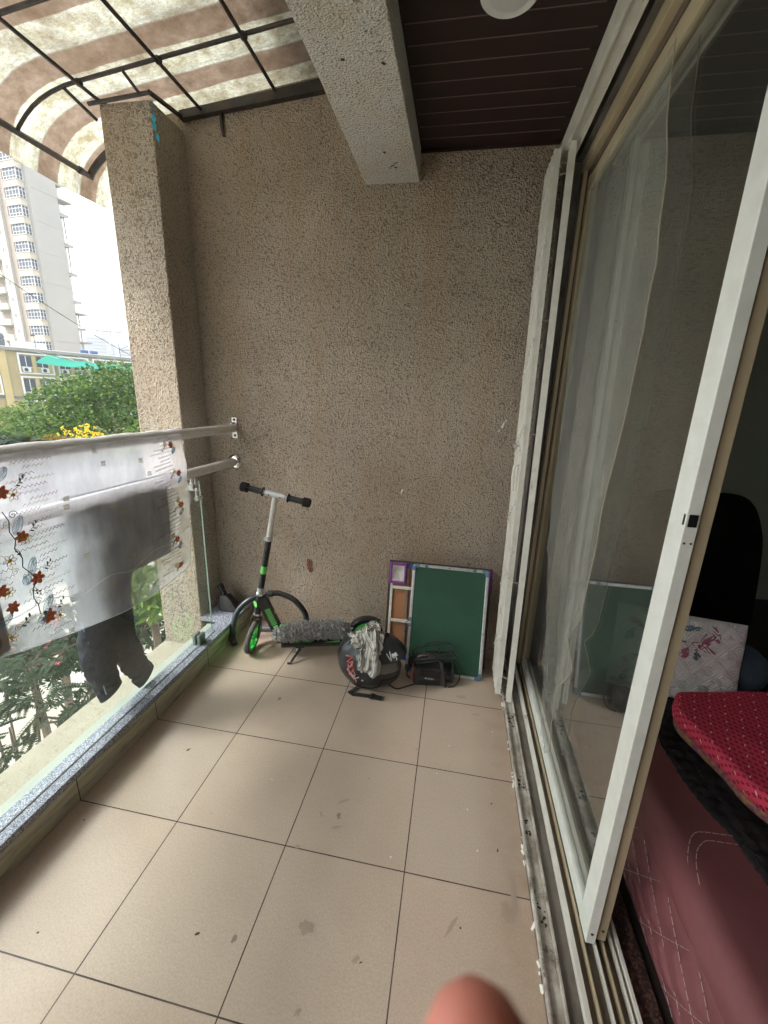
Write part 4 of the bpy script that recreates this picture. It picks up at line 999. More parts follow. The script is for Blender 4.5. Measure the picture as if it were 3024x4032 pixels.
tb_ = thing('folding_table', 'folded wooden study table with purple mesh pocket leaning behind the chalkboard', 'table', (.82,1.52,0))
mp, mm = leanframe(.533, 1.105, 1.505, 1.612, .566)
Wt, Ht = .572, .566
wood = mat('plywood_orange', (.40,.185,.085), .55, var=(5, (.30,.13,.06), .2), bmp=(40,.2,.001))
M['dkedge'] = mat('dark_edge', (.035,.030,.034), .6); M['batten'] = mat('white_batten', (.68,.66,.60), .6, var=(30, (.5,.46,.38), .2)); M['gwood'] = mat('grey_wood', (.26,.19,.13), .7, var=(20,(.17,.12,.085),.2))
lbox(mp, mm, .010, Wt-.010, .010, Ht-.010, -.006, 0).build('table_top', wood, tb_, smooth=False)
for (a0,a1,h0,h1) in ((0,.010,0,Ht),(Wt-.010,Wt,0,Ht),(.010,Wt-.010,0,.010),(.010,Wt-.010,Ht-.010,Ht)):
    lbox(mp, mm, a0, a1, h0, h1, -.010, .008).build('table_edge', M['dkedge'], tb_, smooth=False, bevel=.002)
lbox(mp, mm, .014, .028, .03, Ht-.12, 0, .012).build('leg', M['batten'], tb_, smooth=False, bevel=.001)
lbox(mp, mm, .100, .118, .02, Ht-.02, 0, .010).build('leg', M['gwood'], tb_, smooth=False, bevel=.001)
lbox(mp, mm, .030, .54, .408, .424, .0101, .020).build('crossbar', M['batten'], tb_, smooth=False, bevel=.001)
lbox(mp, mm, .030, .54, .216, .232, .0101, .020).build('crossbar', M['batten'], tb_, smooth=False, bevel=.001)
lbox(mp, mm, .030, .54, .020, .036, .0101, .020).build('crossbar', wood, tb_, smooth=False, bevel=.001)
M['blue'] = mat('blue_plastic', (.02,.06,.35), .4)
lbox(mp, mm, .10, .50, Ht-.034, Ht-.016, .001, .012).build('blue_strip', M['blue'], tb_, smooth=False)
lbox(mp, mm, .02, .50, .030-.028, .022, .021, .028).build('blue_strip', M['blue'], tb_, smooth=False)
pm_ = mat('purple_cloth', (.19,.035,.22), .7, bmp=(60,.5,.003), sheen=.2)
pk_ = MB()
for (a0,a1,h0,h1) in ((.006,.020,Ht-.130,Ht-.008),(.088,.102,Ht-.130,Ht-.008),(.020,.088,Ht-.130,Ht-.112),(.020,.088,Ht-.024,Ht-.008)):
    lbox(mp, mm, a0, a1, h0, h1, .004, .022, pk_)
lbox(mp, mm, Wt-.03, Wt+.003, Ht-.13, Ht-.004, .002, .012).build('corner_pocket', pm_, tb_, smooth=False, bevel=.004)
pk_.build('pocket', pm_, tb_, smooth=False, bevel=.005)
def msh(u, v):
    q = mp(.018+.072*u, Ht-.114+.092*v, .019-.012*math.sin(u*PI)*math.sin(v*PI)+.003*noise.noise(Vector((u*4,v*4,1))))
    return q
MB().grid(msh, 16, 16).build('pocket_mesh', mat('satin_grey', (.42,.40,.38), .35, bmp=(25,.8,.004)), tb_)
g = MB(); g.tube(smooth_path([mp(.15,.10,.03), mp(.155,.06,.035), mp(.145,.02,.036), mp(.16,.01,.03)], 5), .011, 8, flat=.5)
g.build('purple_ribbon', pm_, tb_)
# ================================================================== LAUNDRY
ctop = 1.25
HEM = [(-.9,.72),(.0,.70),(.28,.681),(.384,.652),(.521,.623),(.746,.588),(.87,.585),(1.008,.600),(1.10,.603),(1.128,.61)]
def hem(y):
    for a, b in zip(HEM, HEM[1:]):
        if a[0] <= y <= b[0]: k = (y-a[0])/(b[0]-a[0]); return a[1]*(1-k)+b[1]*k
    return HEM[-1][1]
CY0 = -.9
def edge_r(v):       # right-hand edge of the front fall, by depth
    return 1.168+.020*math.sin(v*3.0)-.045*max(0, v-.45)*1.6
def wr(y, z, s_):
    d = noise.noise(Vector((y*3.2, z*2.0, s_)))*.014
    # pulled creases running diagonally
    d += .008*abs(math.sin((y*.9+z*1.7)*11+1.5*noise.noise(Vector((y*2,z*2,3+s_)))))**3
    d += .010*noise.noise(Vector((y*9-z*6, z*5, s_+4)))
    return d
def front(u, v):
    yr = edge_r(v); y = CY0+(yr-CY0)*u
    zb = hem(min(y, 1.128)); z = ctop+.008-(ctop+.008-zb)*v
    x = -.401-.004*min(1, v*3)+wr(y, z, 0)*min(1, v*4)+.004
    return (x, y, z)
def back(u, v):
    y = CY0+(1.185-CY0)*u
    zb = .69+.03*math.sin(y*3)+.06*(y-.4)*.4; z = ctop+.008-(ctop+.008-zb)*v
    return (-.462-.012*v-wr(y, z, 7)*min(1, v*4), y, z)
dup = thing('embroidered_cloth', 'sheer white cloth with coloured flower embroidery hung over the upper rail', 'cloth', (-.42,.3,.6))
shm = sheer('sheer_white', (.86,.87,.93), .33, .5, (34, .6, .004))
def clothgrid(name, f, nu, nv, m_): return MB().grid(f, nu, nv).build(name, m_, dup)
clothgrid('front_fall', front, 150, 60, shm)
clothgrid('back_fall', back, 110, 36, sheer('sheer_white_back', (.86,.87,.93), .30, .55, (34, .6, .004)))
def roll(u, v):
    y = CY0+(1.178-CY0)*u; a = PI*(1.12*v-.06)
    r = .0275+.0035*abs(noise.noise(Vector((y*14, v*2, 1))))+.003*math.sin(y*30+v*3+3*noise.noise(Vector((y*3,0,0))))*.6
    r += .004*max(0, noise.noise(Vector((y*5, v*3, 8))))
    return (-.43+math.cos(a)*r, y, 1.25+math.sin(a)*r)
clothgrid('rolled_top', roll, 260, 14, sheer('cloth_roll', (.88,.88,.88), .93, .35, (50, .8, .004)))
MB().tube([Vector(front(i/120, 1))+Vector((.0006,0,.0)) for i in range(121)], .0016, 5).build('hem_line', sheer('hem', (.84,.85,.90), .85, .4), dup)
MB().tube([Vector(front(1, i/60))+Vector((.0006,0,0)) for i in range(61)], .0014, 5).build('hem_line', sheer('hem2', (.84,.85,.90), .85, .4), dup)
hm2 = [Vector(front(u_/60*.55+.45, .80+.02*math.sin(u_*.5)-.10*(u_/60)**2))+Vector((.001,0,0)) for u_ in range(61)]
MB().tube(hm2, .0012, 5).build('inner_seam', sheer('hem3', (.84,.82,.78), .8, .4), dup)
# embroidery: laid on the front fall
def onc(y, z, off=.0018):
    yr = 1.16; u = (y-CY0)/(yr-CY0); zb = hem(min(max(y,-.9),1.128)); v = (ctop+.008-z)/(ctop+.008-zb)
    q = Vector(front(min(max(u,0),1), min(max(v,0),1))); return Vector((q.x+off, y, z))
cz = {'red': mat('thread_red', (.66,.16,.07), .7), 'mar': mat('thread_maroon', (.26,.07,.11), .7), 'yel': mat('thread_yellow', (.62,.36,.04), .7),
      'blu': mat('thread_blue', (.14,.34,.48), .7), 'blk': mat('thread_black', (.022,.030,.022), .7), 'olv': mat('thread_olive', (.36,.33,.20), .7),
      'cre': mat('thread_cream', (.50,.42,.22), .7), 'pur': mat('thread_mauve', (.30,.18,.30), .7)}
EM = {k: MB() for k in cz}
def zig(y0, z0, y1, z1, c, amp=.0040, pitch=.0135):
    n = max(4, int(abs(y1-y0)/pitch*2)); P = []
    for k in range(n+1):
        t = k/n; P.append(onc(y0+(y1-y0)*t, z0+(z1-z0)*t+(amp if k % 2 else -amp)))
    EM[c].tube(P, .0008, 4)
def blob(y, z, ry, rz, c, ang=0, n=12, off=.002):
    P = [onc(y+math.cos(a)*ry*math.cos(ang)-math.sin(a)*rz*math.sin(ang), z+math.cos(a)*ry*math.sin(ang)+math.sin(a)*rz*math.cos(ang), off) for a in [2*PI*k/n for k in range(n)]]
    Q = [p+Vector((.0008,0,0)) for p in P]
    EM[c].add(P+Q, [tuple(range(n-1,-1,-1)), tuple(range(n,2*n))]+[(i,(i+1)%n,(i+1)%n+n,i+n) for i in range(n)])
def ring(y, z, ry, rz, c, ang=0, r=.0008, a1=2*PI, n=14, off=.003):
    P = [onc(y+math.cos(a)*ry*math.cos(ang)-math.sin(a)*rz*math.sin(ang), z+math.cos(a)*ry*math.sin(ang)+math.sin(a)*rz*math.cos(ang), off) for a in [a1*k/n for k in range(n+1)]]
    EM[c].tube(P, r, 4)
def flower(y, z, s_):
    s_ *= 1.22
    for k in range(6): blob(y+math.cos(k*1.05)*s_*.6, z+math.sin(k*1.05)*s_*.6, s_*.55, s_*.34, 'red', k*1.05)
    blob(y, z, s_*.45, s_*.45, 'red'); ring(y-s_*.3, z+.001, s_*.34, s_*.2, 'cre', .3, .0009, off=.0042)
def yflower(y, z, s_):
    s_ *= 1.2
    for k in range(6): ring(y+math.cos(k*1.05)*s_*.6, z+math.sin(k*1.05)*s_*.6, s_*.42, s_*.25, 'yel', k*1.05, .0010)
    blob(y, z, s_*.32, s_*.32, 'yel')
def lace(y, z, L, W, ang):
    L *= 1.25; W *= 1.3
    ring(y, z, L, W, 'blu', ang, .0010)
    for i in range(-3, 4):
        for j in (-1, 0, 1):
            a = i*L*.25; b_ = j*W*.52*(1-abs(i)*.2)
            ring(y+a*math.cos(ang)-b_*math.sin(ang), z+a*math.sin(ang)+b_*math.cos(ang), L*.13, W*.26, 'blu', ang, .0006, n=7)
def sprig(y, z, s_, ang, c='blk'):
    P = [onc(y+math.cos(ang)*t*s_*2+math.sin(t*3)*.003, z+math.sin(ang)*t*s_*2+.004*math.sin(t*2), .003) for t in [k/8 for k in range(9)]]
    EM['blk'].tube(P, .0008, 4)
    for k, t in enumerate((.45,.6,.8,1.0)):
        s2 = 1 if k % 2 else -1
        blob(y+math.cos(ang)*t*s_*2+s2*.3*s_*math.sin(ang), z+math.sin(ang)*t*s_*2+s2*.42*s_, s_*.34, s_*.17, 'blk' if k < 2 else ('olv' if k == 2 else 'blk'), ang+s2*.9, 8)
def scroll(y, z, s_, c):
    P = []
    for k in range(24):
        a = k*.42; r = s_*(1-k/26); P.append(onc(y+math.cos(a)*r, z+math.sin(a)*r, .003))
    EM[c].tube(P, .0010, 4)
def motif(y, z, c='cre'):
    for dy in (-.007, 0, .007):
        for dz in (-.0055, .0055): blob(y+dy, z+dz, .0042, .0020, c, .9 if dz > 0 else -.9, 7)
    P = [onc(y-.010, z, .003), onc(y+.010, z+.0005, .003)]; EM[c].tube(P, .0008, 4)
for (y, z, s_) in ((.366,1.154,.016),(.415,.872,.017),(.428,.734,.018),(.338,.81,.015),(.310,.875,.016),(.392,1.016,.014)): flower(y, z, s_)
for (y, z) in ((1.085,1.216),(1.125,1.083),(1.118,.934),(1.074,.777),(1.071,.650)): flower(y, z, .0125)
for (y, z) in ((.396,1.142),(.33,.862),(.462,.718),(.315,.723),(.40,1.006),(.352,.955)): yflower(y, z, .015)
for (y, z) in ((1.050,1.222),(1.096,1.092),(1.044,.657),(1.05,.80),(1.10,.96)): yflower(y, z, .010)
for a in ((.390,1.052,.024,.010,1.0),(.405,.915,.024,.010,1.1),(.436,.770,.026,.010,.9),(.376,1.205,.020,.009,.8),(.308,.783,.020,.008,.4),(.405,.735,.012,.010,-1.1),(.382,.88,.014,.010,-1.2),(1.10,1.19,.015,.007,.8),(1.13,1.05,.015,.007,.8),(1.12,.90,.015,.007,.8),(1.085,.745,.015,.007,.8)): lace(*a)
for a in ((.404,1.165,.016,.6),(.415,1.025,.016,.5),(.438,.892,.016,.4),(.462,.742,.016,.6),(.34,.742,.018,.5),(1.02,1.195,.013,.4),(1.06,1.068,.013,.4),(1.07,.91,.013,.4),(1.03,.755,.013,.4),(1.035,.63,.013,.4),(.372,.985,.014,-1.2),(.40,.835,.015,-.6)): sprig(*a)
for a in ((.385,1.085,.013,'blk'),(.40,.835,.012,'olv'),(.41,.795,.012,'cre'),(.36,1.06,.012,'olv'),(.43,1.19,.010,'olv'),(.335,.745,.012,'olv'),(.355,.92,.011,'cre')): scroll(*a)
EM['blk'].tube([onc(y, z, .003) for y, z in ((.385,.95),(.378,.925),(.395,.90),(.41,.87),(.402,.84),(.40,.81),(.408,.785),(.404,.755),(.425,.752))], .0014, 5)
EM['blk'].tube([onc(y, z, .003) for y, z in ((.36,1.10),(.37,1.07),(.362,1.04),(.375,1.01),(.37,.985),(.385,.95))], .0014, 5)
zz = 1.235; k = 0
while zz > .64:
    yb = .405+.035*math.sin(k*1.3); ye = .50+.035*math.sin(k*2.1+1)-.03*(zz < .72)
    zig(yb, zz-.003, ye, zz, ['mar','olv','mar','cre','mar','pur'][k % 6]); zz -= .0165 + .004*(k % 2); k += 1
for k in range(18):
    z = 1.225-k*.021; zig(.28, z, .345+.01*math.sin(k), z+.001, ['mar','blu','mar','pur'][k % 4])
k = 0; zz = 1.232
while zz > .63:
    yb = .985+.03*math.sin(k*1.7); zig(yb, zz, 1.09+.02*math.sin(k*.9), zz+.008, ['mar','olv','mar','cre','pur'][k % 5], .0034, .011); zz -= .0165; k += 1
for (y, z) in ((.692,1.236),(.719,1.186),(.899,1.172),(.556,1.093),(.739,1.027),(.600,.877),(.81,.80),(.681,.685),(.887,.631),(.495,.64),(.555,1.065),(.89,1.03),(.79,.985),(.69,.73),(.93,1.115)): motif(y, z, 'cre' if z < 1.05 else 'olv')
for y0 in (-.75,-.45,-.15,.1):
    for z in (1.15,1.0,.85): flower(y0+.1, z, .015); lace(y0+.05, z-.05, .022, .010, .9)
for k_, g in EM.items(): g.build('embroidery', cz[k_], dup, smooth=False)

# dark denim shirt hanging outside from the lower rail
denim = mat('dark_denim', (.042,.047,.062), .9, var=(38, (.022,.026,.036), .25), bmp=(40, .9, .006), spec=.15)
sh_ = thing('denim_shirt', 'dark denim shirt hanging outside the glass with both cuffs dangling', 'shirt', (-.50,.75,.13))
def slab(fn, nu, nv, th): return MB().sheet(fn, nu, nv, th, (-1,0,0))
def body(u, v):
    z = 1.078-.40*v; yl = .60-.03*v+.02*math.sin(v*4)+(.12*max(0,v-.6)); yr = 1.165-.02*v-.0*v
    y = yl+(yr-yl)*u
    f = .010*noise.noise(Vector((y*6, z*3, 2)))+.006*math.sin(y*40+z*8)*v
    top = max(0, (z-1.045)/.033)
    return (-.478-.012*(1-top)+.030*top-abs(f), y, z)
slab(body, 50, 30, .012).build('shirt_body', denim, sh_)
def sleeve(L, name, wid, seed, nfl=.6):
    P = smooth_path(L, 12); n = len(P)-1; g = MB(); NU = 28
    def f(u, v):
        t = v*n; i = min(int(t), n-1); k = t-i; p = P[i].lerp(P[i+1], k)
        W = wid[0]*(1-v)+wid[1]*v; a = 2*PI*u
        c_ = math.cos(a); s_ = math.sin(a)
        w_ = 1+.15*noise.noise(Vector((c_*1.5+seed, s_*1.5, v*7)))+.13*noise.noise(Vector((c_*4+seed, s_*4, v*14)))
        return p+Vector((s_*W*.30*w_, c_*W*.5*w_, 0))+Vector((.004*noise.noise(Vector((a*3,v*20,seed))),0,0))
    g.grid(f, NU, 46, closeu=True)
    return g.build(name, denim, sh_)
s1 = sleeve([(-.492,.735,.74),(-.497,.700,.60),(-.500,.675,.45),(-.502,.672,.33),(-.503,.690,.245)], 'sleeve', (.20,.105), 3)
s2 = sleeve([(-.492,.775,.74),(-.500,.770,.56),(-.505,.785,.40),(-.507,.835,.26),(-.508,.868,.185)], 'sleeve', (.185,.105), 8)
def cuff(par, c_, w_, h_, ang):
    g = MB(); m_ = Matrix.Rotation(ang, 3, 'X'); n = 20; 
    def f(u, v):
        a = 2*PI*u*.92+.5; return Vector(c_)+m_ @ Vector((math.sin(a)*.022, math.cos(a)*w_*.5, (v-.5)*h_))
    g.grid(f, 26, 3); o = g.build('cuff', denim, par)
    md = o.modifiers.new('t', 'SOLIDIFY'); md.thickness = .003
    for d in (-.012, .006):
        MB().lathe([(0,.002),(.004,.0015),(.0045,0)], Vector(c_)+m_ @ Vector((.0235,w_*.28,d*1.4)), (1,0,0), 12).build('button', M['black_gloss'], par)
cuff(s1, (-.503,.692,.240), .115, .060, R_(14)); cuff(s2, (-.508,.880,.168), .118, .060, R_(32))
MB().tube([(-.476,.600+.05*t,.60-.36*t) for t in [k/8 for k in range(9)]], .0022, 5).build('light_seam', mat('pale_seam', (.30,.38,.46), .8), sh_)
def brn(u, v):
    z = 1.07-.385*v; y = .10+.215*u-.02*v+.015*v*u
    return (-.385+.010*math.sin(u*5)+.006*noise.noise(Vector((u*3,v*4,1)))-.012*abs(u-.5)*2, y, z)
tag(slab(brn, 16, 20, .022).build('brown_garment', mat('taupe_cotton', (.20,.165,.16), .95, bmp=(80,.5,.003)), smooth=True), 'taupe brown garment hanging in front of the sheer cloth at the left edge', 'garment')

# ================================================================== ROOM BEHIND THE DOOR
rw = mat('room_wall_paint', (.40,.41,.37), .9, var=(2, (.35,.36,.32), .3), kind='World')
def wallbox(a, b, lab, nm='room_wall'): return tag(MB().box(a, b).build(nm, rw, smooth=False), lab, 'wall')
wallbox((1.46, 2.9, 0), (4.6, 3.0, 2.6), 'grey-green far wall of the dark room')
wallbox((4.6, NY, 0), (4.7, 3.0, 2.6), 'side wall deep inside the dark room')
wallbox((1.46, NY-.1, 0), (4.7, NY, 2.6), 'wall of the dark room behind the camera')
wallbox((1.441, 1.6, 0), (1.459, 2.9, 2.6), 'strip of room wall beyond the sliding doors')
tag(MB().box((-.6, NY-.1, -.12), (1.459, NY-.001, 3.2)).build('near_wall', M['wall'], smooth=False), 'stucco wall closing the near end of the balcony', 'wall')
struct(MB().box((1.461, NY, 2.601), (4.6, 3.0, 2.7)).build('room_ceiling', rw, smooth=False))
struct(MB().box((-.30, NY-.1, 3.2), (4.7, 3.0, 3.3)).build('roof_slab', M['extwall'], smooth=False))

# sofa: low padded side, top cushion and back
mrn = mat('maroon_leather', (.205,.070,.076), .6, var=(7, (.15,.05,.056), .25), bmp=(260,.35,.0008), spec=.4)
so_ = thing('sofa', 'maroon sofa with white diamond stitching just inside the door', 'sofa', (1.85,.2,0))
YS0, YS1 = -1.6, 1.15
def side(u, v):
    y = YS0+(YS1-YS0)*u; z = .03+.262*v
    x = 1.476-.016*math.sin(v*PI*.9)-.010*v
    # quilting: pull the surface in along the diamond seams
    a = (y*7.2+z*6.0); b_ = (y*7.2-z*11.0)
    q = min(abs(((a) % 1)-.5), 1)*2; q2 = min(abs(((b_) % 1)-.5), 1)*2
    x -= (.010*min(1, (1-q)*2.4)*min(1, (1-q2)*2.4)-.004)*math.sin(PI*min(1,max(0,v)))**.5
    return (x, y, z)
g = MB(); g.grid(side, 420, 30); g.build('side_panel', mrn, so_)
def thread(P, nm='stitching', r=.0008):
    g = MB()
    for a in P:
        n = len(a)
        for i in range(0, n-1):
            if i % 4 != 3: g.tube([a[i], a[i+1]], r, 4)
    g.build(nm, thm, so_, smooth=False)
thm = mat('white_thread', (.42,.31,.30), .7)
L1 = []; L2 = []
def sidept(y, z): 
    v = min(max((z-.03)/.262, 0), 1); u = (y-YS0)/(YS1-YS0); q = Vector(side(u, v)); return Vector((q.x-.0026, y, z))
for k in range(-20, 16):
    a = []; 
    for i in range(61):
        z = .035+.245*i/60; y = (k+.0-z*6.0)/7.2
        if YS0 < y < YS1-.02: a.append(sidept(y, z))
    if len(a) > 4: L1.append(a)
    a = []
    for i in range(91):
        z = .035+.245*i/90; y = (k+z*11.0)/7.2
        if YS0 < y < YS1-.02: a.append(sidept(y, z))
    if len(a) > 4: L2.append(a)
thread(L1); thread(L2)
def topc(u, v):
    y = YS0+(YS1-YS0)*v; t = u
    if t < .25:
        a = t/.25*PI/2; x = 1.462+.055*(1-math.cos(a))-.006*math.sin(a*2); z = .288+.085*math.sin(a)
    else:
        k = (t-.25)/.75; x = 1.517+.62*k; z = .373-.012*math.sin(k*PI*.9)+.0*k
    ef = min(1, (YS1-y)/.08); z = .288+(z-.288)*math.sqrt(max(0, 1-(1-ef)**2)) if ef < 1 else z
    z += .004*noise.noise(Vector((x*3, y*3, 1)))
    return (x, y, z)
g = MB(); g.grid(topc, 40, 120); g.build('seat_cushion', mrn, so_)
MB().box((1.50,YS0,.03),(2.13,YS1-.02,.285)).build('sofa_base', mrn, so_, smooth=False)
for (x, y) in ((1.53,YS0+.05),(2.08,YS0+.05),(1.53,YS1-.1),(2.08,YS1-.1)): MB().box((x-.02,y-.02,-.003),(x+.02,y+.02,.03)).build('leg', M['black_plastic'], so_, smooth=False)
def topz(x, y):
    if x < 1.517:
        c_ = min(1, max(0, 1-(x-1.462)/.055)); return .288+.085*math.sqrt(max(0,1-c_*c_))
    return .373-.012*math.sin((x-1.517)/.62*PI*.9)+.004*noise.noise(Vector((x*3, y*3, 1)))
UL = []
for off in (0, .022):
    a = []
    for (x, y) in [(1.475+off*.7, -1.2+k*.05) for k in range(29)]+[(1.475+off*.7+.002, .24-off*.2+.0*k) for k in range(1)]+[(1.495+off*.6, .31-off*.5),(1.52+off*.5,.36-off*.7),(1.55+off*.4,.395-off)]+[(1.58+.04*k, .405-off+.004*k) for k in range(14)]:
        a.append(Vector((x, y, topz(x, y)+.0015)))
    UL.append(smooth_path(a, 8))
thread(UL, 'edge_stitching', .0010)
bk_ = mat('black_upholstery', (.004,.004,.004), .9, spec=.1)
def hump(u, v, x0, x1, y0, y1, z0, z1):
    a = v*PI; k = math.sin(a)**.5 if 0 < a < PI else 0
    return (x0+(x1-x0)*u, y0+(y1-y0)*v, z0+(z1-z0)*k*(1-.12*(2*u-1)**6))
g = MB(); g.grid(lambda u, v: hump(u, v, 1.60, 2.10, 1.16, 1.42, 0, 1.12), 24, 24)
tag(g.build('armchair', bk_), 'black armchair back in the shadow behind the patterned pillow', 'armchair')

# quilted floral pillow
pt = thing('quilted_pillow', 'white quilted pillow with pink leaf print standing on the sofa', 'pillow', (1.76,.99,.37))
PC = Vector((1.740,1.000,.530)); pe = Euler((R_(-14), R_(1.5), R_(-9))).to_matrix()
px_, pz_, pn_ = pe @ Vector((1,0,0)), pe @ Vector((0,0,1)), pe @ Vector((0,-1,0))
PW, PH = .43, .33
def greek(a, b_):
    """height of interlocking key pattern in rotated square cells"""
    s_ = .052; p = (a+b_)/1.414/s_; q = (a-b_)/1.414/s_
    ci = math.floor(p); cj = math.floor(q); fx = p-ci; fy = q-cj
    if (ci+cj) % 2: fx, fy = fy, 1-fx
    d = max(abs(fx-.5), abs(fy-.5)); w_ = abs(((d*6.0) % 1)-.5)*2
    if fx > .5 and abs(fy-.62) < .10: w_ = 1
    return w_
def pil(u, v, side_=1):
    a = (u-.5)*PW; b_ = (v-.5)*PH; e = (1-(2*u-1)**4)*(1-(2*v-1)**4)
    th = .050*max(e, 0)**.5
    if side_ > 0: th += .0095*min(1, greek(a, b_)*1.8)*min(1, e*5)
    th += .004*noise.noise(Vector((a*14, b_*14, 3)))*min(1, e*3)
    return PC+px_*a*(1-.03*(1-abs(2*v-1)))+pz_*b_*(1-.03*(1-abs(2*u-1)))+pn_*th*side_
pw = mat('pillow_cotton', (.82,.71,.77), .9, bmp=(150,.3,.001))
g = MB(); g.grid(lambda u, v: pil(u, v, 1), 220, 170); g.grid(lambda u, v: pil(u, v, -1), 20, 20); g.build('pillow_case', pw, pt)
def leaf_p(a, b_, L, W, ang, mm_, nm='leaf_print'):
    P = []
    for k in range(14):
        t = 2*PI*k/14; la = math.cos(t)*L; wb = math.sin(t)*W*(1-.35*math.cos(t))
        A = a+la*math.cos(ang)-wb*math.sin(ang); B_ = b_+la*math.sin(ang)+wb*math.cos(ang)
        P.append(Vector(pil(A/PW+.5, B_/PH+.5))+pn_*.0012)
    c_ = Vector(pil(a/PW+.5, b_/PH+.5))+pn_*.0022
    MB().add(P+[c_], [(i, (i+1) % 14, 14) for i in range(14)]).build(nm, mm_, pt, smooth=True)
pk1 = mat('print_pink', (.42,.12,.20), .9, var=(60,(.30,.08,.15),.2)); pk2 = mat('print_blue', (.13,.17,.24), .9, var=(60,(.08,.11,.17),.2))
for (a, b_, L, W, an, m_) in ((.030,.128,.035,.011,.1,pk2),(-.015,.080,.030,.010,-.12,pk1),(.082,.092,.030,.012,.9,pk1),(.105,.120,.030,.012,1.9,pk1),(.080,.060,.032,.011,-.35,pk1),(.012,.035,.022,.014,1.2,pk1),(.052,.035,.022,.012,1.75,pk2),(-.17,.06,.03,.012,1.2,pk2),(-.16,-.03,.032,.012,.6,pk1),(-.15,.11,.03,.012,-.5,pk1),(-.165,-.10,.03,.012,1.2,pk2)):
    leaf_p(a, b_, L, W, an, m_)
g = MB()
for P in (((.030,.075),(.055,.085),(.075,.118)),((.03,.075),(.05,.055),(.052,.04)),((.0,.078),(.04,.078),(.08,.066)),((.015,.05),(.035,.07),(.05,.082))):
    g.tube([Vector(pil(a/PW+.5, b_/PH+.5))+pn_*.0015 for a, b_ in P], .0014, 5)
g.build('stem_print', pk1, pt)
g = MB(); g.grid(lambda u, v: Vector((1.99,1.08,.46))+Vector((.13*math.cos(2*PI*u)*math.sin(PI*v), .10*math.sin(2*PI*u)*math.sin(PI*v), .11*math.cos(PI*v))), 24, 16, closeu=True)
tag(g.build('blue_cushion', mat('blue_grey_fabric', (.06,.08,.12), .9, var=(12,(.10,.14,.20),.2))), 'dim blue-grey cushion to the right of the quilted pillow', 'cushion')

# black quilt spread over the sofa, scalloped border
qm = mat('black_quilt', (.016,.014,.016), .95, var=(30,(.030,.027,.030),.2), bmp=(28,.9,.012), spec=.1)
QE = [(1.60,1.10),(1.585,.86),(1.600,.78),(1.605,.66),(1.608,.56),(1.625,.47),(1.650,.41),(1.655,.36),(1.668,.28),(1.70,.15),(1.74,0),(1.8,-.2)]
QP = smooth_path([(a, b_, 0) for a, b_ in QE], 8)
def quilt(u, v):
    t = v*(len(QP)-1); i = min(int(t), len(QP)-2); p = QP[i].lerp(QP[i+1], t-i)
    x = p.x+(2.13-p.x)*u-(.0035*abs(math.sin(v*110)) if u == 0 else 0)
    y = p.y
    return (x, y, topz(x, y)+.010+.007*noise.noise(Vector((x*11, y*11, 2)))+.004*math.sin((x+y)*70)*math.sin((x-y)*70)*(1 if u > .03 else 0)-(.006 if u == 0 else 0))
MBq = MB(); MBq.sheet(quilt, 70, 190, .007, (0,0,-1)); tag(MBq.build('black_quilt', qm), 'black quilt with scalloped edge spread over the maroon sofa', 'quilt')

# folded bedding: gold-edged purple cloth under a red dotted one
RO = [(1.672,.852),(1.74,.885),(1.90,.895),(2.08,.93)]
def stack(zl, zh, x_off, seed, name, m_, lab, cat, nv=50):
    # outline of the near-left edge, front to back
    E = [(1.695+x_off,.855),(1.652+x_off,.765),(1.672+x_off,.66),(1.695+x_off,.575),(1.705+x_off,.50),(1.745+x_off,.43),(1.80+x_off,.385)]
    P = smooth_path([(a, b_, 0) for a, b_ in E], 8); n = len(P)-1
    def f(u, v):
        t = v*n; i = min(int(t), n-1); p = P[i].lerp(P[i+1], t-i)
        if u < .22:
            a = u/.22*PI; x = p.x+.018-.018*math.sin(a); z = zl+(zh-zl)*(1-math.cos(a))/2; y = p.y
        else:
            k = (u-.22)/.78; x = p.x+.018+(2.12-p.x)*k; y = p.y+.055*k*(1-v)+.02*k; z = zh+.020*math.sin(k*PI*.55)*(.6+.4*v)
        z += .006*noise.noise(Vector((x*8, y*8, seed)))*(1 if u > .1 else .4)
        return (x, y, max(z, .385))
    g = MB(); g.sheet(f, 60, nv, .004, (0,0,-1)); return g.build(name, m_)
gold = mat('gold_brocade', (.30,.17,.06), .55, .2, var=(70,(.17,.03,.10),.12), bmp=(220,.8,.002), kind='World')
tag(stack(.388, .416, .012, 5, 'folded_cloth', gold, '', ''), 'folded purple cloth with gold brocade border under the red bedding', 'cloth')
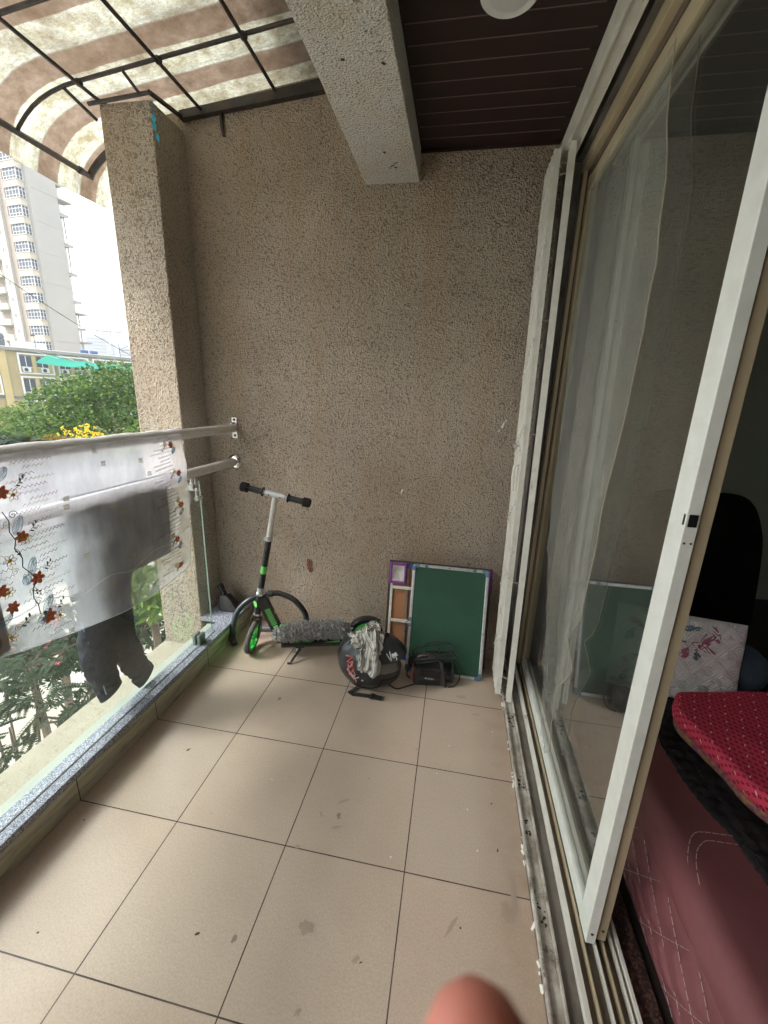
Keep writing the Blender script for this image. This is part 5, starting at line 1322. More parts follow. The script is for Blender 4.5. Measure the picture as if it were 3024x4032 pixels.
def red_mat():
    m, nt, out = newmat('red_dotted_cotton'); co = coords(nt, kind='World')
    sp0 = nd(nt, 'ShaderNodeSeparateXYZ', Vector=co); co2 = nd(nt, 'ShaderNodeCombineXYZ', X=mth(nt, 'ADD', sp0.outputs[0], sp0.outputs[2]), Y=sp0.outputs[1]).outputs[0]
    mp_ = nd(nt, 'ShaderNodeMapping', Vector=co2, Rotation=(0,0,R_(28)), Scale=(72,46,0))
    fx = nd(nt, 'ShaderNodeVectorMath', _operation='FRACTION', i0=mp_.outputs[0])
    dv = nd(nt, 'ShaderNodeVectorMath', _operation='SUBTRACT', i0=fx.outputs[0], i1=(.5,.5,0))
    sp = nd(nt, 'ShaderNodeSeparateXYZ', Vector=dv.outputs[0])
    d = mth(nt, 'MAXIMUM', mth(nt, 'ABSOLUTE', sp.outputs[0]), mth(nt, 'MULTIPLY', mth(nt, 'ABSOLUTE', sp.outputs[1]), 1.5))
    ringf = mth(nt, 'MULTIPLY', mth(nt, 'LESS_THAN', d, .27), mth(nt, 'GREATER_THAN', d, .09))
    c = mixc(nt, ringf, (.58,.05,.10), (.12,.006,.015))
    mp2 = nd(nt, 'ShaderNodeMapping', Vector=co2, Rotation=(0,0,R_(28)), Scale=(24,23,0))
    f2 = nd(nt, 'ShaderNodeSeparateXYZ', Vector=nd(nt, 'ShaderNodeVectorMath', _operation='FRACTION', i0=mp2.outputs[0]).outputs[0])
    w1 = mth(nt, 'MULTIPLY', mth(nt, 'LESS_THAN', mth(nt, 'ABSOLUTE', mth(nt, 'SUBTRACT', f2.outputs[0], mth(nt, 'MULTIPLY', f2.outputs[1], .35))), .035), mth(nt, 'LESS_THAN', f2.outputs[1], .25))
    c = mixc(nt, w1, c, (.75,.55,.50))
    b = nd(nt, 'ShaderNodeBsdfPrincipled', Base__Color=c, Roughness=.85, Normal=bump(nt, noi(nt, co, 14, 4), .6, .008)); b.inputs['Specular IOR Level'].default_value = .2
    nt.links.new(b.outputs[0], out.inputs[0]); return m
tag(stack(.420, .472, 0, 9, 'red_bedding', red_mat(), '', ''), 'folded crimson cotton bedding with small dark square dots on the sofa', 'bedding')

# ================================================================== FINGERTIP IN FRONT OF THE LENS
skin, snt, sout = newmat('skin')
sb = nd(snt, 'ShaderNodeBsdfPrincipled', Roughness=.5); sb.inputs['Base Color'].default_value = (.66,.25,.19,1)
sb.inputs['Subsurface Weight'].default_value = .35; sb.inputs['Subsurface Radius'].default_value = (.006,.002,.001); sb.inputs['Subsurface Scale'].default_value = 1
snt.links.new(sb.outputs[0], sout.inputs[0])
def at_(u, v, d): return CP+d*(right*((u-1512)/1614)+down*((v-2016)/1614)+fwd)
def chain(P, r, par=None): return smooth_path(P, 6)
hand = MB()
tip = at_(1885, 4185, .043)
fd = (down*.93-fwd*.36+right*.05).normalized()
P = [tip-fd*.0062, tip-fd*.0045, tip-fd*.001, tip+fd*.006, tip+fd*.014, tip+fd*.024, tip+fd*.028, tip+fd*.048-fwd*.004, tip+fd*.052-fwd*.005, tip+fd*.085-fwd*.016]
hand.tube(P, [.0015,.0042,.0064,.0075,.0078,.0076,.0082,.0082,.0090,.0095], 24)
K = P[-1]; pd_ = (down*.8-fwd*.25+right*.55).normalized()
# palm and the other fingers below the phone, thumb to the side
palm = [K-right*.004, K+pd_*.02, K+pd_*.05, K+pd_*.08, K+pd_*.11, K+pd_*.15]
hand.tube(palm, [.012,.024,.033,.033,.026,.024], 24, flat=.55, up=fwd)
for i, (o, L) in enumerate(((.016,.078),(.032,.072),(.046,.058))):
    a = K+pd_*(.018+.012*i)+right*o*.7+down*.008
    q = [a, a+right*.018+down*.010-fwd*.004, a+right*(L*.45)+down*.006+fwd*.014, a+right*(L*.42)-down*.004+fwd*.036, a+right*(L*.2)-down*.004+fwd*.044]
    hand.tube(smooth_path(q, 6), [.0095]*6+[.0088]*6+[.0082]*6+[.0074]*6+[.005], 16)
a = K+pd_*.06-right*.022
hand.tube(smooth_path([a, a-right*.02+fwd*.012, a-right*.025-down*.022+fwd*.022, a-right*.018-down*.040+fwd*.026], 6), [.013]*6+[.011]*6+[.0095]*6+[.006], 16)
pn = thing('person', 'blurred fingertip of the person holding the camera, at the bottom edge', 'person', K)
ho = hand.build('hand', skin, pn)
nl = MB()
nb = (-fwd*.93-down*.36).normalized()
def tip_glint(u, v):
    c_ = tip-fd*.0032+fd*(.010*v); s_ = (u-.5)*2; W = .0019*(1-.25*(1-v)**3)
    a = s_*W/.0075
    rr = .0069+.0009*min(1, v*2.2)
    return c_+right*(math.sin(a)*rr)+nb*(math.cos(a)*rr+.0004)
nl.grid(tip_glint, 10, 10); nl.build('tip_highlight', mat('tip_glint', (.42,.36,.28), .35), pn)  # pale strip, its colour stands in for the highlight down the fingertip
# ================================================================== OUTDOORS
def pol(b, e, D):
    b = R_(b); return Vector((CP.x+D*math.sin(b), CP.y+D*math.cos(b), CP.z+D*math.tan(R_(e))))
GZ = -9.2
gm, gnt, gout = newmat('sandy_yard'); gc = coords(gnt, kind='World')
gcol = mixc(gnt, ramp(gnt, noi(gnt, gc, .35, 6, .6), [(.35, (0,0,0)), (.65, (1,1,1))]), (.52,.49,.43), (.42,.37,.30))
gcol = mixc(gnt, ramp(gnt, noi(gnt, gc, 2.2, 6, .7), [(.5, (0,0,0)), (.7, (.6,.6,.6))]), gcol, (.33,.29,.23))
far = nd(gnt, 'ShaderNodeMapRange', Value=nd(gnt, 'ShaderNodeVectorMath', _operation='LENGTH', i0=gc).outputs['Value']); far.inputs[1].default_value = 26; far.inputs[2].default_value = 60
gcol = mixc(gnt, far.outputs[0], gcol, (.10,.12,.06))
gb = nd(gnt, 'ShaderNodeBsdfPrincipled', Base__Color=gcol, Roughness=.95); gnt.links.new(gb.outputs[0], gout.inputs[0])
struct(MB().add([(-2500,-2500,GZ),(2500,-2500,GZ),(2500,2500,GZ),(-2500,2500,GZ)], [(0,1,2,3)]).build('ground', gm, smooth=False))
struct(MB().box((-19.5,-8,GZ),(-15.2,12,GZ+.012)).build('path', mat('worn_concrete', (.46,.44,.40), .9, var=(1.2,(.36,.33,.28),.2), kind='World'), smooth=False))

def leafmat(name, a, b2, c2, tr=.35):
    m, nt, out = newmat(name)
    r = nd(nt, 'ShaderNodeNewGeometry').outputs['Random Per Island']
    c = ramp(nt, r, [(0, a), (.5, b2), (1, c2)])
    d = nd(nt, 'ShaderNodeBsdfPrincipled', Base__Color=c, Roughness=.5); d.inputs['Specular IOR Level'].default_value = .3
    t = nd(nt, 'ShaderNodeBsdfTranslucent', Color=c)
    mx = nd(nt, 'ShaderNodeMixShader', i0=tr, i1=d.outputs[0], i2=t.outputs[0]); nt.links.new(mx.outputs[0], out.inputs[0]); return m
LG = leafmat('leaf_green', (.030,.070,.018), (.070,.145,.030), (.17,.25,.05))
LD = leafmat('leaf_dark', (.010,.024,.011), (.019,.042,.017), (.042,.078,.026))
LB = leafmat('leaf_bright', (.07,.13,.03), (.13,.21,.045), (.22,.30,.06))
LY = leafmat('leaf_yellow', (.30,.24,.03), (.35,.17,.03), (.25,.10,.03))
FY = leafmat('flower_yellow', (.75,.50,.02), (.80,.58,.03), (.85,.65,.08))
FR = leafmat('flower_pink', (.60,.10,.14), (.62,.16,.2), (.70,.25,.25))
BK = mat('bark', (.16,.125,.09), .9, var=(6,(.09,.07,.05),.2), bmp=(12,.8,.02), kind='World')
def rv(): 
    while 1:
        v = Vector((random.uniform(-1,1),random.uniform(-1,1),random.uniform(-1,1)))
        if .05 < v.length < 1: return v.normalized()
def leaf(b, p, d, n, L, W):
    w_ = d.cross(n)
    if w_.length < 1e-4: return
    w_.normalize(); o = len(b.v); m = p+d*(L*.45)
    b.v += [tuple(p), tuple(m+w_*W), tuple(p+d*L-n*L*.12), tuple(m-w_*W)]; b.f.append((o,o+1,o+2,o+3))
def frond(b, p, d, n, L, k, lw):
    """pinnate spray: rows of leaflets either side of a midrib, drooping"""
    d = d.normalized(); s_ = d.cross(n).normalized()
    for i in range(k):
        t = (i+1)/k; q = p+d*(L*t)-n*(L*.35*t*t); le = lw*(1.15-.6*abs(t-.45))
        for sg in (-1, 1): leaf(b, q, (s_*sg+d*.45-n*.15).normalized(), n, le, le*.22)
def limbs(base, tips, r0, mname, par):
    g = MB()
    for t_ in tips:
        mid = base.lerp(t_, .5)+Vector((0,0,(t_-base).length*.12))
        g.tube(smooth_path([base, mid, t_], 4), [r0*(1-.85*i/8) for i in range(9)], 6)
    return g.build('limb', BK, par)
def tree(name, lab, c, R, nclump, per, style, lm, seed, trunk=None, extra=None, group=None, cat='tree'):
    random.seed(seed); c = Vector(c); R = Vector(R)
    root = thing(name, lab, cat, (c.x, c.y, GZ), group)
    base = Vector((c.x, c.y, GZ)) if trunk is None else Vector(trunk)
    top = Vector((c.x, c.y, c.z-R.z*.45))
    g = MB(); P = smooth_path([base, base.lerp(top, .5)+Vector((.2,.1,0)), top], 6)
    r0 = .05*max(R)+.06; g.tube(P, [r0*(1-.5*i/(len(P)-1)) for i in range(len(P))], 10); g.build('trunk', BK, root)
    cl = []
    for i in range(nclump):
        v = rv(); k = random.uniform(.55, 1.0)**.5
        if v.z < -.35: v.z *= -.5; v.normalize()
        cl.append(c+Vector((v.x*R.x*k, v.y*R.y*k, v.z*R.z*k)))
    limbs(top, random.sample(cl, min(14, nclump)), r0*.5, 'limb', root)
    b = MB()
    for q in cl:
        cr_ = random.uniform(.16, .30)*min(R.x, R.z)*1.1
        for j in range(per):
            v = rv(); v.z = abs(v.z)*.9-.25; p = q+Vector((v.x*cr_*1.25, v.y*cr_*1.25, v.z*cr_*.7))
            if style == 'pinnate':
                d = Vector((v.x, v.y, .15)).normalized(); frond(b, p, d, (Vector((0,0,1))+rv()*.35).normalized(), .42*random.uniform(.7,1.2), 6, .13)
            else:
                d = (v+rv()*.6).normalized(); leaf(b, p, d, (Vector((0,0,1))+rv()*.7).normalized(), style*random.uniform(.7,1.3), style*.28)
    b.build('crown', lm, root, smooth=False)
    if extra:
        m_, cnt, sz, cc, RR = extra; b = MB()
        for k in range(cnt):
            v = rv(); q = Vector(cc)+Vector((v.x*RR[0], v.y*RR[1], v.z*RR[2]))*random.random()**.5
            for j in range(7):
                d = (rv()+Vector((0,0,.3))).normalized(); leaf(b, q+rv()*sz*.4, d, rv(), sz, sz*.45)
        b.build('blossom', m_, root, smooth=False)
    return root
tree('broad_tree', 'broad bright green tree in front of the yellow building, beside the column', pol(-40.6,-7.3,22), (3.75,3.6,3.7), 250, 120, .19, LG, 1)
tree('broad_tree', 'hazy pale green tree low in front of the yellow building at the left edge', pol(-51.0,-6.4,28), (2.8,2.4,2.0), 100, 80, .20, LB, 2)
tree('flowering_tree', 'dark green tree with feathery leaves at the left edge above the cloth', pol(-52.3,-9.2,13.5), (1.3,1.3,.95), 60, 40, 'pinnate', LD, 3)
tree('flowering_tree', 'tree with yellow blossom clusters just above the hanging cloth', pol(-45.0,-9.4,14.5), (1.8,1.5,1.0), 80, 34, 'pinnate', LG, 4, extra=(FY, 40, .055, pol(-46.0,-4.7,13.6), (.70,.70,.30)))
tree('young_tree', 'small tree with rusty yellow new leaves left of the yellow blossom', pol(-49.0,-6.9,14.0), (.55,.55,.48), 36, 26, .08, LY, 5)
tree('young_tree', 'light green tree whose crown touches the corner column', pol(-39.3,-7.6,13), (.75,.75,.85), 50, 26, .13, LB, 6)
# lower greenery seen through the glass
def whorl(b, p, n, L, k):
    u = n.orthogonal().normalized(); w_ = n.cross(u)
    for i in range(k):
        a = 2*PI*i/k+random.uniform(-.2,.2); d = (u*math.cos(a)+w_*math.sin(a)+n*random.uniform(-.1,.5)).normalized()
        leaf(b, p, d, (n+d*-.2).normalized(), L*random.uniform(.75,1.1), L*.17)
def shrub(name, lab, c, R, cnt, L, k, lm, seed, cat='shrub', blossom=None):
    random.seed(seed); c = Vector(c); root = thing(name, lab, cat, (c.x, c.y, GZ)); b = MB(); st = MB()
    base = Vector((c.x, c.y, GZ))
    st.tube([base, base.lerp(c, .6)+Vector((.1,0,0)), c-Vector((0,0,R[2]*.5))], [.09,.07,.05], 8)
    for i in range(cnt):
        v = rv(); q = c+Vector((v.x*R[0], v.y*R[1], abs(v.z)*R[2] if random.random() < .8 else v.z*R[2]*.5))*1.0
        whorl(b, q, (Vector((0,0,1))*.8+v*.7+rv()*.3).normalized(), L, k)
        if i % 6 == 0: st.tube([c-Vector((0,0,R[2]*.5)), (c+q)/2+Vector((0,0,-.1)), q], [.03,.018,.008], 5)
    st.build('stem', BK, root); b.build('foliage', lm, root, smooth=False)
    if blossom:
        f = MB()
        for i in range(blossom[1]):
            v = rv(); q = c+Vector((v.x*R[0], v.y*R[1], abs(v.z)*R[2]+.05))
            whorl(f, q, Vector((0,0,1)), blossom[2], 5); whorl(f, q, rv(), blossom[2]*.8, 5)
        f.build('blossom', blossom[0], root, smooth=False)
shrub('leafy_tree', 'bright whorled leaves of a tree close outside the column base', pol(-41.6,-24.6,6.2), (.42,.42,.42), 56, .20, 8, LB, 12, 'tree')
shrub('leafy_tree', 'dark small-leaved tree below the hanging shirt cuffs', pol(-43.6,-27.5,8.0), (.85,.8,.60), 250, .13, 7, LD, 13, 'tree')
shrub('leafy_tree', 'bushy dark tree under the hem of the white cloth', pol(-49.6,-26.8,9.5), (1.4,1.3,.30), 420, .12, 7, LD, 14, 'tree')
shrub('leafy_tree', 'grey-green round-leaved tree over the pale yard, left of the shirt cuffs', pol(-51.6,-34.0,6.0), (.36,.34,.24), 80, .095, 8, LD, 15, 'tree')
shrub('leafy_tree', 'tree with pink blossom at the left edge under the cloth', pol(-54.6,-27.6,8.0), (.95,.9,.35), 260, .12, 7, LD, 16, 'tree', (FR, 12, .06))
# feathery branch reaching up close to the glass
random.seed(30)
ft_ = thing('feathery_tree', 'fern-leaved tree branch close outside the lower left glass', 'tree', pol(-60,-50,3.4)*1)
ft_.location.z = GZ
bb0 = MB(); fr_ = MB()
trunkb = pol(-59.5,-50,3.4)
bb0.tube([(trunkb.x-.4, trunkb.y-.2, GZ), (trunkb.x-.1, trunkb.y, -5.5), tuple(trunkb)], [.10,.07,.045], 8)
for (b_, e_, D, cnt) in ((-57.4,-33.5,3.3,12),(-54.4,-29.8,3.5,16),(-58.5,-31.0,3.6,12),(-58.4,-37.5,3.1,11),(-60.5,-41,3.0,14),(-57.0,-29.0,4.0,12),(-60.5,-36,3.3,12)):
    tp = pol(b_, e_, D); pth = smooth_path([trunkb, trunkb.lerp(tp, .55)+Vector((.02,.02,-.10)), tp], 5)
    bb0.tube(pth, [.020*(1-.75*i/(len(pth)-1)) for i in range(len(pth))], 6)
    for j in range(cnt):
        q = tp+rv()*.16; d = (rv()+Vector((0,0,.1))); d.z *= .4
        frond(fr_, q, d, (Vector((0,0,1))+rv()*.3).normalized(), random.uniform(.15,.24), 13, .040)
tp = pol(-51.8,-38.4,3.1)
bb0.tube(smooth_path([trunkb, pol(-56.6,-39.5,3.2), pol(-54.2,-37.0,3.2), tp], 6), [.012-.0005*i for i in range(19)], 6)
bb0.tube(smooth_path([pol(-54.2,-37.0,3.2), pol(-53.0,-36.2,3.2), pol(-53.6,-34.6,3.2)], 6), .004, 6)
bb0.build('branch', BK, ft_); fr_.build('foliage', LD, ft_, smooth=False)
# ground cover along the yard edge
random.seed(41); b = MB()
for i in range(5200):
    q = Vector((random.uniform(-40,-20.5), random.uniform(-6,34), GZ+random.uniform(0,1.1)*random.random())); whorl(b, q, (Vector((0,0,1))+rv()*.4).normalized(), .55, 5)
tag(b.build('undergrowth', LD, smooth=False), 'tangle of low green undergrowth beyond the pale yard', 'undergrowth', kind='stuff')

# ---- tower block
TB = Matrix(((.127,-.992,0),(.992,.127,0),(0,0,1)))   # columns e1 (receding), e2 (to the left), up
TK = Vector((-79.5,74,0))
def tw(a, b_, z): return TK+TB @ Vector((a, b_, z))
def tbox(g, a0, a1, b0, b1, z0, z1): return g.obox(tw((a0+a1)/2,(b0+b1)/2,(z0+z1)/2), (a1-a0,b1-b0,z1-z0), m=TB)
cream = mat('tower_cream', (.50,.45,.365), .9, var=(.3,(.60,.54,.43),.2), kind='World'); tgrey = mat('tower_grey_white', (.42,.40,.37), .9, var=(.12,(.36,.34,.31),.25), kind='World')
white = mat('render_white', (.56,.53,.47), .9, var=(.2,(.50,.47,.41),.2), kind='World'); taupe = mat('tower_taupe', (.38,.32,.27), .9)
wing = mat('window_dark_glass', (.035,.045,.07), .45); wfr = mat('window_white', (.72,.74,.76), .5); shut = mat('shaft_louvre', (.25,.22,.20), .8)
tt = thing('tower_block', 'tall cream apartment tower with stacked bay windows and blank pale side wall', 'building', tw(2,4,GZ))
tbox(MB(), 0, 5.2, 0, 4.5, GZ, 62).build('side_wall', tgrey, tt, smooth=False)
tbox(MB(), .6, 9, 4.5, 20, GZ, 62).build('front_wall', white, tt, smooth=False)
tbox(MB(), -.8, .6, 7.0, 9.2, GZ, 62).build('pilaster', white, tt, smooth=False)
tbox(MB(), -.3, .6, 5.8, 7.0, GZ, 62).build('pilaster', taupe, tt, smooth=False)
tbox(MB(), -.4, 0, 4.35, 4.75, GZ, 62).build('pilaster', cream, tt, smooth=False)
fl_ = 2.9; first = True; proto = {}
def part_copy(key, z, maker):
    if key not in proto: proto[key] = (maker(z), z)
    else:
        src, z0 = proto[key]
        o = src.copy(); COL.objects.link(o); o.location.z += z-z0; o.matrix_parent_inverse = src.matrix_parent_inverse.copy()
        for ch in src.children:
            d = ch.copy(); COL.objects.link(d); d.parent = o; d.matrix_parent_inverse = Matrix.Translation(src.location).inverted() if False else ch.matrix_parent_inverse.copy()
def bay(z):
    w_ = tbox(MB(), -1.25, 0, .75, 4.3, z-2.9, z-1.75); tbox(w_, -1.35, 0, .6, 4.4, z-1.85, z-1.72); tbox(w_, -1.3, 0, .7, 4.35, z, z+.12)
    o = w_.build('bay_window', cream, tt, smooth=False)
    g = tbox(MB(), -1.1, 0, .9, 4.2, z-1.72, z); g.build('pane', wing, o, smooth=False)
    f = MB()
    for b0 in (.88,1.65,2.5,3.35,4.16): tbox(f, -1.16, -1.09, b0-.035, b0+.035, z-1.72, z)
    for zz_ in (-1.22,-.45): tbox(f, -1.16, -1.09, .88, 4.2, z+zz_-.03, z+zz_+.03)
    for a0 in (-1.1,-.55,-.05): tbox(f, a0-.05, a0+.05, .83, .9, z-1.72, z)
    for zz_ in (-1.22,-.45): tbox(f, -1.12, 0, .83, .9, z+zz_-.03, z+zz_+.03)
    f.build('window_frame', wfr, o, smooth=False); return o
def louv(z): return tbox(MB(), .45, .62, 4.8, 5.75, z-2.0, z+.2).build('louvre', shut, tt, smooth=False)
def smallw(z): return tbox(MB(), -.83, -.78, 7.9, 8.4, z-1.2, z-.55).build('small_window', shut, tt, smooth=False)
def balc(z):
    g = tbox(MB(), -1.0, .6, 9.6, 14.5, z-2.6, z-2.3); tbox(g, -1.0, -.9, 9.6, 14.5, z-2.3, z-1.5)
    o = g.build('balcony', cream, tt, smooth=False)
    tbox(MB(), .5, .62, 9.9, 11.3, z-2.2, z-.3).build('balcony_door', wing, o, smooth=False)
    tbox(MB(), .5, .62, 12.0, 14.0, z-2.2, z-.1).build('balcony_door', taupe, o, smooth=False)
    return o
for k in range(-1, 15):
    z = 42.0-fl_*k
    part_copy('bay', z, bay); part_copy('louv', z, louv); part_copy('sw', z, smallw); part_copy('balc', z, balc)
# blocks on the far edge of the blank side: balcony slabs with posts
def eb(z):
    g = tbox(MB(), 5.2, 7.0, .0, 2.6, z-.35, z); tbox(g, 5.2, 6.9, .0, .12, z-.6, z)
    o = g.build('edge_balcony', tgrey, tt, smooth=False); r = MB()
    for a in (5.4,5.9,6.4,6.9): tbox(r, a-.03, a+.03, .05, .11, z, z+.9)
    tbox(r, 5.2, 6.95, .05, .11, z+.85, z+.92); tbox(r, 5.2, 6.95, .05, .11, z+.45, z+.5); r.build('railing', wfr, o, smooth=False); return o
for i, z in enumerate((39.6,34.4,29.15,23.95,18.8,13.6,8.6)):
    part_copy('eb', z, eb)
for z in (36.9,16.6,11.0): tbox(MB(), 5.2, 8.0, -.1, 2.4, z-.25, z).build('canopy', tgrey, tt, smooth=False)
for z0, z1 in ((24.2,28.8),(29.3,34.0),(8.7,13.2),(14.0,16.4)): tbox(MB(), 6.6, 6.8, 1.0, 1.2, z0, z1).build('post', taupe, tt, smooth=False)
g = MB()
for z in (36.7,31.4,26.2,21.0,15.8,10.5): tbox(g, .6, 5.22, -.045, .0, z-.09, z+.09)
g.build('string_course', mat('course_shade', (.40,.37,.33), .9), tt, smooth=False)

# ---- yellow building
e = Vector((math.sin(R_(24.2)), math.cos(R_(24.2)), 0)); nn = Vector((e.y, -e.x, 0)); YM = Matrix((e, -nn, Z)).transposed()   # x along, y inwards, z up
YP = Vector((-60.169,47.276,0))
def ybox(g, t0, t1, d0, d1, z0, z1):
    """t along facade, d depth: negative = towards us"""
    return g.obox(YP+e*(t0+t1)/2-nn*((d0+d1)/2)+Z*((z0+z1)/2), (t1-t0, d1-d0, z1-z0), m=YM)
yb = thing('yellow_building', 'low yellow building with white framed windows behind the green tree', 'building', YP+e*10+Z*GZ)
yel = mat('yellow_plaster', (.42,.34,.17), .9, var=(.5,(.36,.29,.15),.2), dirt=(.8,(.30,.27,.20),.62), kind='World'); yel2 = mat('light_yellow', (.55,.43,.20), .9, var=(.5,(.47,.37,.18),.2), kind='World')
ybox(MB(), -10, 45, 0, 12, GZ, 6.1).build('wall', yel, yb, smooth=False)
ybox(MB(), -10, 45, -.5, 12.4, 6.1, 6.5).build('roof_slab', mat('roof_grey', (.30,.29,.25), .9, var=(.6,(.20,.20,.17),.2), kind='World'), yb, smooth=False)
ybox(MB(), -10, 45, -.35, -.05, 6.5, 6.58).build('roof_edge', wfr, yb, smooth=False)
ybox(MB(), .1, .95, -.25, 0, GZ, 6.1).build('pilaster', yel2, yb, smooth=False)
ybox(MB(), -10, 45, -.12, 0, -.15, .12).build('band', mat('dark_band', (.13,.15,.15), .8), yb, smooth=False)
def ywin(t0, t1, z0, z1, acs):
    g = MB(); w_ = .17
    ybox(g, t0, t1, -.30, 0, z1-w_, z1); ybox(g, t0, t1, -.30, 0, z0, z0+w_); ybox(g, t0, t0+w_, -.30, 0, z0+w_, z1-w_); ybox(g, t1-w_, t1, -.30, 0, z0+w_, z1-w_)
    o = g.build('window_surround', wfr, yb, smooth=False)
    n = 2; L = (t1-t0-2*w_)/n; low = z0+.95 if acs else z0+.45
    for k in range(n):
        a = t0+w_+L*k+.12; b_ = t0+w_+L*(k+1)-.45
        ybox(MB(), a, b_, -.02, 0.0, low, z1-.35).build('pane', wing, o, smooth=False)
        f = MB(); ybox(f, (a+b_)/2-.04, (a+b_)/2+.04, -.05, -.02, low, z1-.35); ybox(f, a, b_, -.08, -.02, low-.08, low)
        f.build('mullion', wfr, o, smooth=False)
        ybox(MB(), t0+w_+L*(k+1)-.42, t0+w_+L*(k+1)-.02, -.12, 0, z0+w_, z1-w_).build('pier', yel2, o, smooth=False)
        if not acs: ybox(MB(), a+.75, a+.95, -.03, -.02, z1-.75, z1-.70).v
for k in range(4):
    t = 2.15+k*4.55; ywin(t, t+4.0, 3.15, 5.88, True); ywin(t, t+4.0, .28, 2.82, False); ywin(t, t+4.0, -3.1, -.40, False)
ywin(-3.6, .0, .28, 2.82, False)
acp = None
for i, t in enumerate((2.95, 5.05, 7.45, 9.3)):
    if acp is None:
        acp = thing('outdoor_unit', '', '', YP+e*t-nn*(-.25)+Z*3.45, 'air conditioner outdoor units under the windows')
        ybox(MB(), t-.42, t+.42, -.45, -.1, 3.42, 3.98).build('casing', wfr, acp, smooth=False)
        MB().lathe([(0,.005),(.20,.005),(.22,.02),(.24,.02),(.24,0)], YP+e*(t-.10)+nn*.452+Z*3.70, nn, 20).build('fan_grille', M['black_plastic'], acp)
        tcur = t; o = acp
    else: o = clone(acp, e*(t-tcur))
    tag(o, ['leftmost white air conditioner unit on the yellow building', 'second white air conditioner unit from the left on the yellow building', 'third white air conditioner unit from the left, below the green net', 'air conditioner unit nearest to the tree crown'][i], 'air conditioner', 'air conditioner outdoor units under the windows')
# roof things
tn = thing('water_tank', 'ribbed dark grey water tank on the roof at the left edge', 'water tank', YP+e*.6-nn*2+Z*6.5)
pr = [(0,0)]; 
for k in range(9): pr += [(1.28, k*.19), (1.22, k*.19+.05), (1.28, k*.19+.10)]
pr += [(1.1,1.85),(.4,2.0),(.35,2.12),(0,2.12)]
MB().lathe(pr, YP+e*.45-nn*2.0+Z*6.5, Z, 36).build('tank_body', mat('tank_grey', (.12,.14,.16), .6), tn)
MB().lathe([(0,.12),(.32,.1),(.35,0)], YP+e*.45-nn*2.0+Z*8.62, Z, 20).build('tank_lid', M['black_plastic'], tn)
for i, (t0, t1) in enumerate(((2.0,3.0),(3.1,4.15),(4.25,5.9))):
    ybox(MB(), t0, t1, .8, .9, 6.5, 7.45)
    o = ybox(MB(), t0, t1, .8, .9, 6.5, 7.45).build('roof_panel', wfr, smooth=False)
    tag(o, ['left of the three white screens on the yellow building roof', 'middle one of the three white screens on the yellow building roof', 'widest white screen on the yellow building roof'][i], 'screen', 'white screens on the roof')
for i, t in enumerate((10.3, 11.6)):
    g = MB(); g.tube([YP+e*t-nn*1.0+Z*6.83, YP+e*(t+.95)-nn*1.0+Z*6.83], .30, 16); tag(g.build('barrel', mat('barrel_blue', (.03,.07,.20), .5)), ['left blue barrel lying on the roof edge', 'right blue barrel lying on the roof edge'][i], 'barrel', 'blue barrels on the roof')
pf_ = thing('roof_mast', 'thin steel mast with crossarms on the roof near the column', 'mast', YP+e*15.9-nn*1+Z*6.5)
MB().tube([YP+e*15.9-nn+Z*6.5, YP+e*15.9-nn+Z*9.1], .055, 8).tube([YP+e*18.9-nn+Z*6.5, YP+e*18.9-nn+Z*8.9], .05, 8).build('pole', M['black_iron'], pf_)
MB().tube([YP+e*15.9-nn+Z*8.45, YP+e*18.9-nn+Z*8.45], .035, 6).tube([YP+e*15.9-nn+Z*7.7, YP+e*18.9-nn+Z*7.7], .03, 6).tube([YP+e*15.9-nn+Z*7.75, YP+e*17.3-nn+Z*8.4], .03, 6).build('crossarm', M['black_iron'], pf_)
lm_ = thing('roof_lamp', 'small pole lamp standing on the roof before the tower', 'lamp', YP+e*6.0-nn*.3+Z*6.5)
MB().tube([YP+e*4.6-nn*.3+Z*6.5, YP+e*4.55-nn*.3+Z*8.3], .04, 8).build('pole', M['black_iron'], lm_)
MB().obox(YP+e*4.45-nn*.3+Z*8.35, (.5,.2,.12), m=YM).build('lamp_head', M['black_iron'], lm_, smooth=False)
# green shade net strung off the facade
nt_ = thing('shade_net', 'green shade net strung below the roof of the yellow building', 'net', YP+e*9+nn*3+Z*4.6)
def net(u, v):
    A = YP+e*(3.0+2.6*v)+nn*(3.2*(1-v)+.7)+Z*(4.55+1.35*v**.8)
    B_ = YP+e*18.6+nn*(3.6*(1-v)+.7)+Z*(4.55+.95*v)
    q = A.lerp(B_, u); q.z -= .42*math.sin(u*PI)*(1)*(.6+.4*v)-.12*math.sin(u*22)*(v)*.5+.10*abs(math.sin(u*9)); return q
netm = sheer('green_net', (.05,.36,.26), .84, .35, (2,.3,.05), kind='World')
MB().grid(net, 60, 10).build('net_sheet', netm, nt_)
g = MB()
for t in (5.6,8.0,10.6,13.2,15.6,18.0): g.tube([YP+e*(t-1.6)+nn*.3+Z*6.25, Vector(net(min(1,(t-4)/14.6), .75))+Z*.03], .025, 5)
g.build('rope', wfr, nt_, smooth=False)
g = MB()
for u in (.18,.36,.54,.72,.9): g.tube([Vector(net(u, 0))+Z*.02, Vector(net(min(1,u+.10), .95))+Z*.02], .022, 5)
g.build('batten', M['black_iron'], nt_, smooth=False)

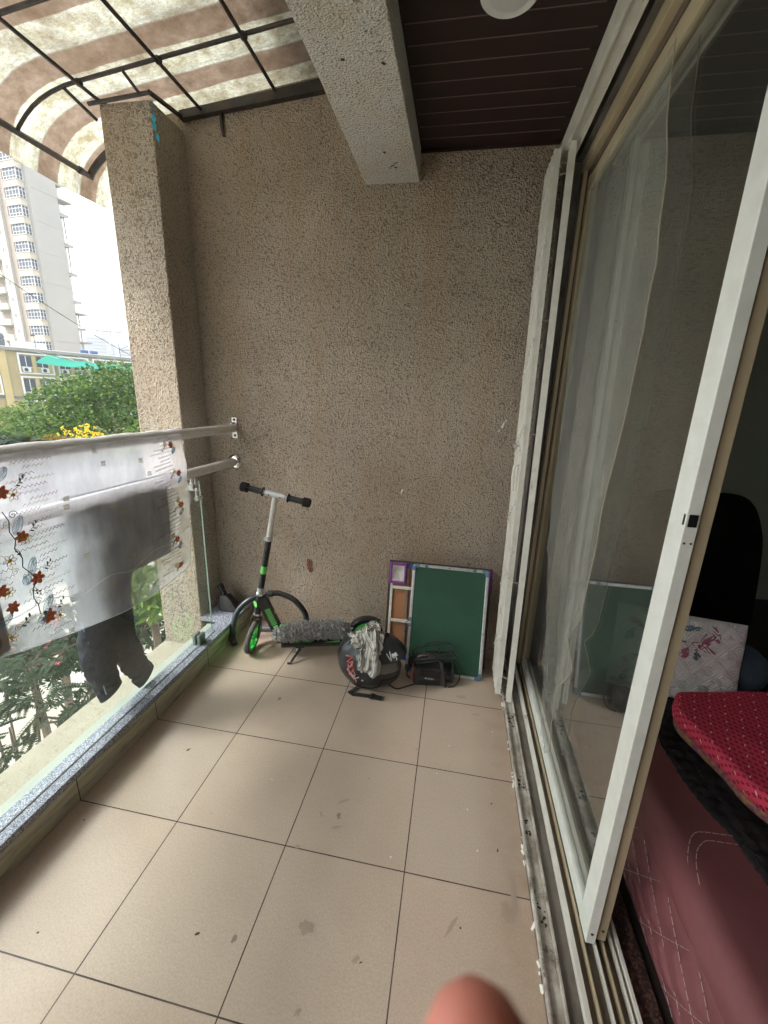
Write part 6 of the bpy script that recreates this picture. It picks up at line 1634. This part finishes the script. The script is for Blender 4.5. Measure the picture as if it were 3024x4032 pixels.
# ---- far hazy towers
hz = mat('far_tower', (.30,.32,.34), .9); hw = mat('far_windows', (.14,.15,.17), .6)
for i, (b_, w_, e1_, D, lab) in enumerate(((-44.55,7,4.6,520,'thin far tower block in the haze, nearest the cream tower'),(-43.35,19,5.35,560,'widest far tower block in the haze above the roof'),(-41.95,9,4.75,640,'far tower block in the haze behind the lamp mast'),(-40.9,16,4.5,600,'far tower block in the haze next to the column'))):
    c_ = pol(b_, 0, D); H = CP.z+D*math.tan(R_(e1_)); 
    t_ = thing('far_tower', lab, 'building', (c_.x, c_.y, GZ), 'far towers in the haze'); mz = Matrix.Rotation(R_(20+i*13), 3, 'Z')
    MB().obox((c_.x, c_.y, (GZ+H)/2), (w_, 14, H-GZ), m=mz).obox((c_.x, c_.y, H+1.2), (w_*.35, 6, 2.4), m=mz).build('wall', hz, t_, smooth=False)
    g = MB()
    for k in range(int((H+4)/3.2)): g.obox((c_.x, c_.y, H-2-k*3.2), (w_*.86, 14.4, 1.3), m=mz)
    g.build('window_band', hw, t_, smooth=False)
c_ = pol(-42.1, 0, 300)
tag(MB().tube([(c_.x,c_.y,GZ),(c_.x,c_.y,CP.z+300*math.tan(R_(6.1)))], .35, 8).tube([(c_.x-5,c_.y-5,CP.z+300*math.tan(R_(6.05))),(c_.x+4,c_.y+4,CP.z+300*math.tan(R_(6.1)))], .5, 6).build('floodlight_mast', hz), 'tall thin floodlight mast standing in the haze', 'mast')
g = MB(); A = pol(-58,15.5,16); B_ = pol(-36,1.5,24); P = []
for k in range(31):
    t = k/30; q = A.lerp(B_, t); q.z -= .35*math.sin(PI*t); P.append(q)
tag(g.tube(P, .010, 5).build('overhead_cable', M['black_rubber']), 'thin overhead cable sagging across the cream tower and the sky', 'cable')

# ---- the air itself: humid haze
HAZE = True
if HAZE:
    hm_, hnt, hout = newmat('humid_air')
    pv_ = nd(hnt, 'ShaderNodeVolumePrincipled'); pv_.inputs['Color'].default_value = (.93,.96,1,1); pv_.inputs['Density'].default_value = .0010; pv_.inputs['Anisotropy'].default_value = .2
    hnt.links.new(pv_.outputs[0], hout.inputs['Volume'])
    tag(MB().box((-900,-60,GZ-1), (60,900,72)).build('haze', hm_, smooth=False), 'pale humid haze veiling the far towers', 'haze', kind='stuff')
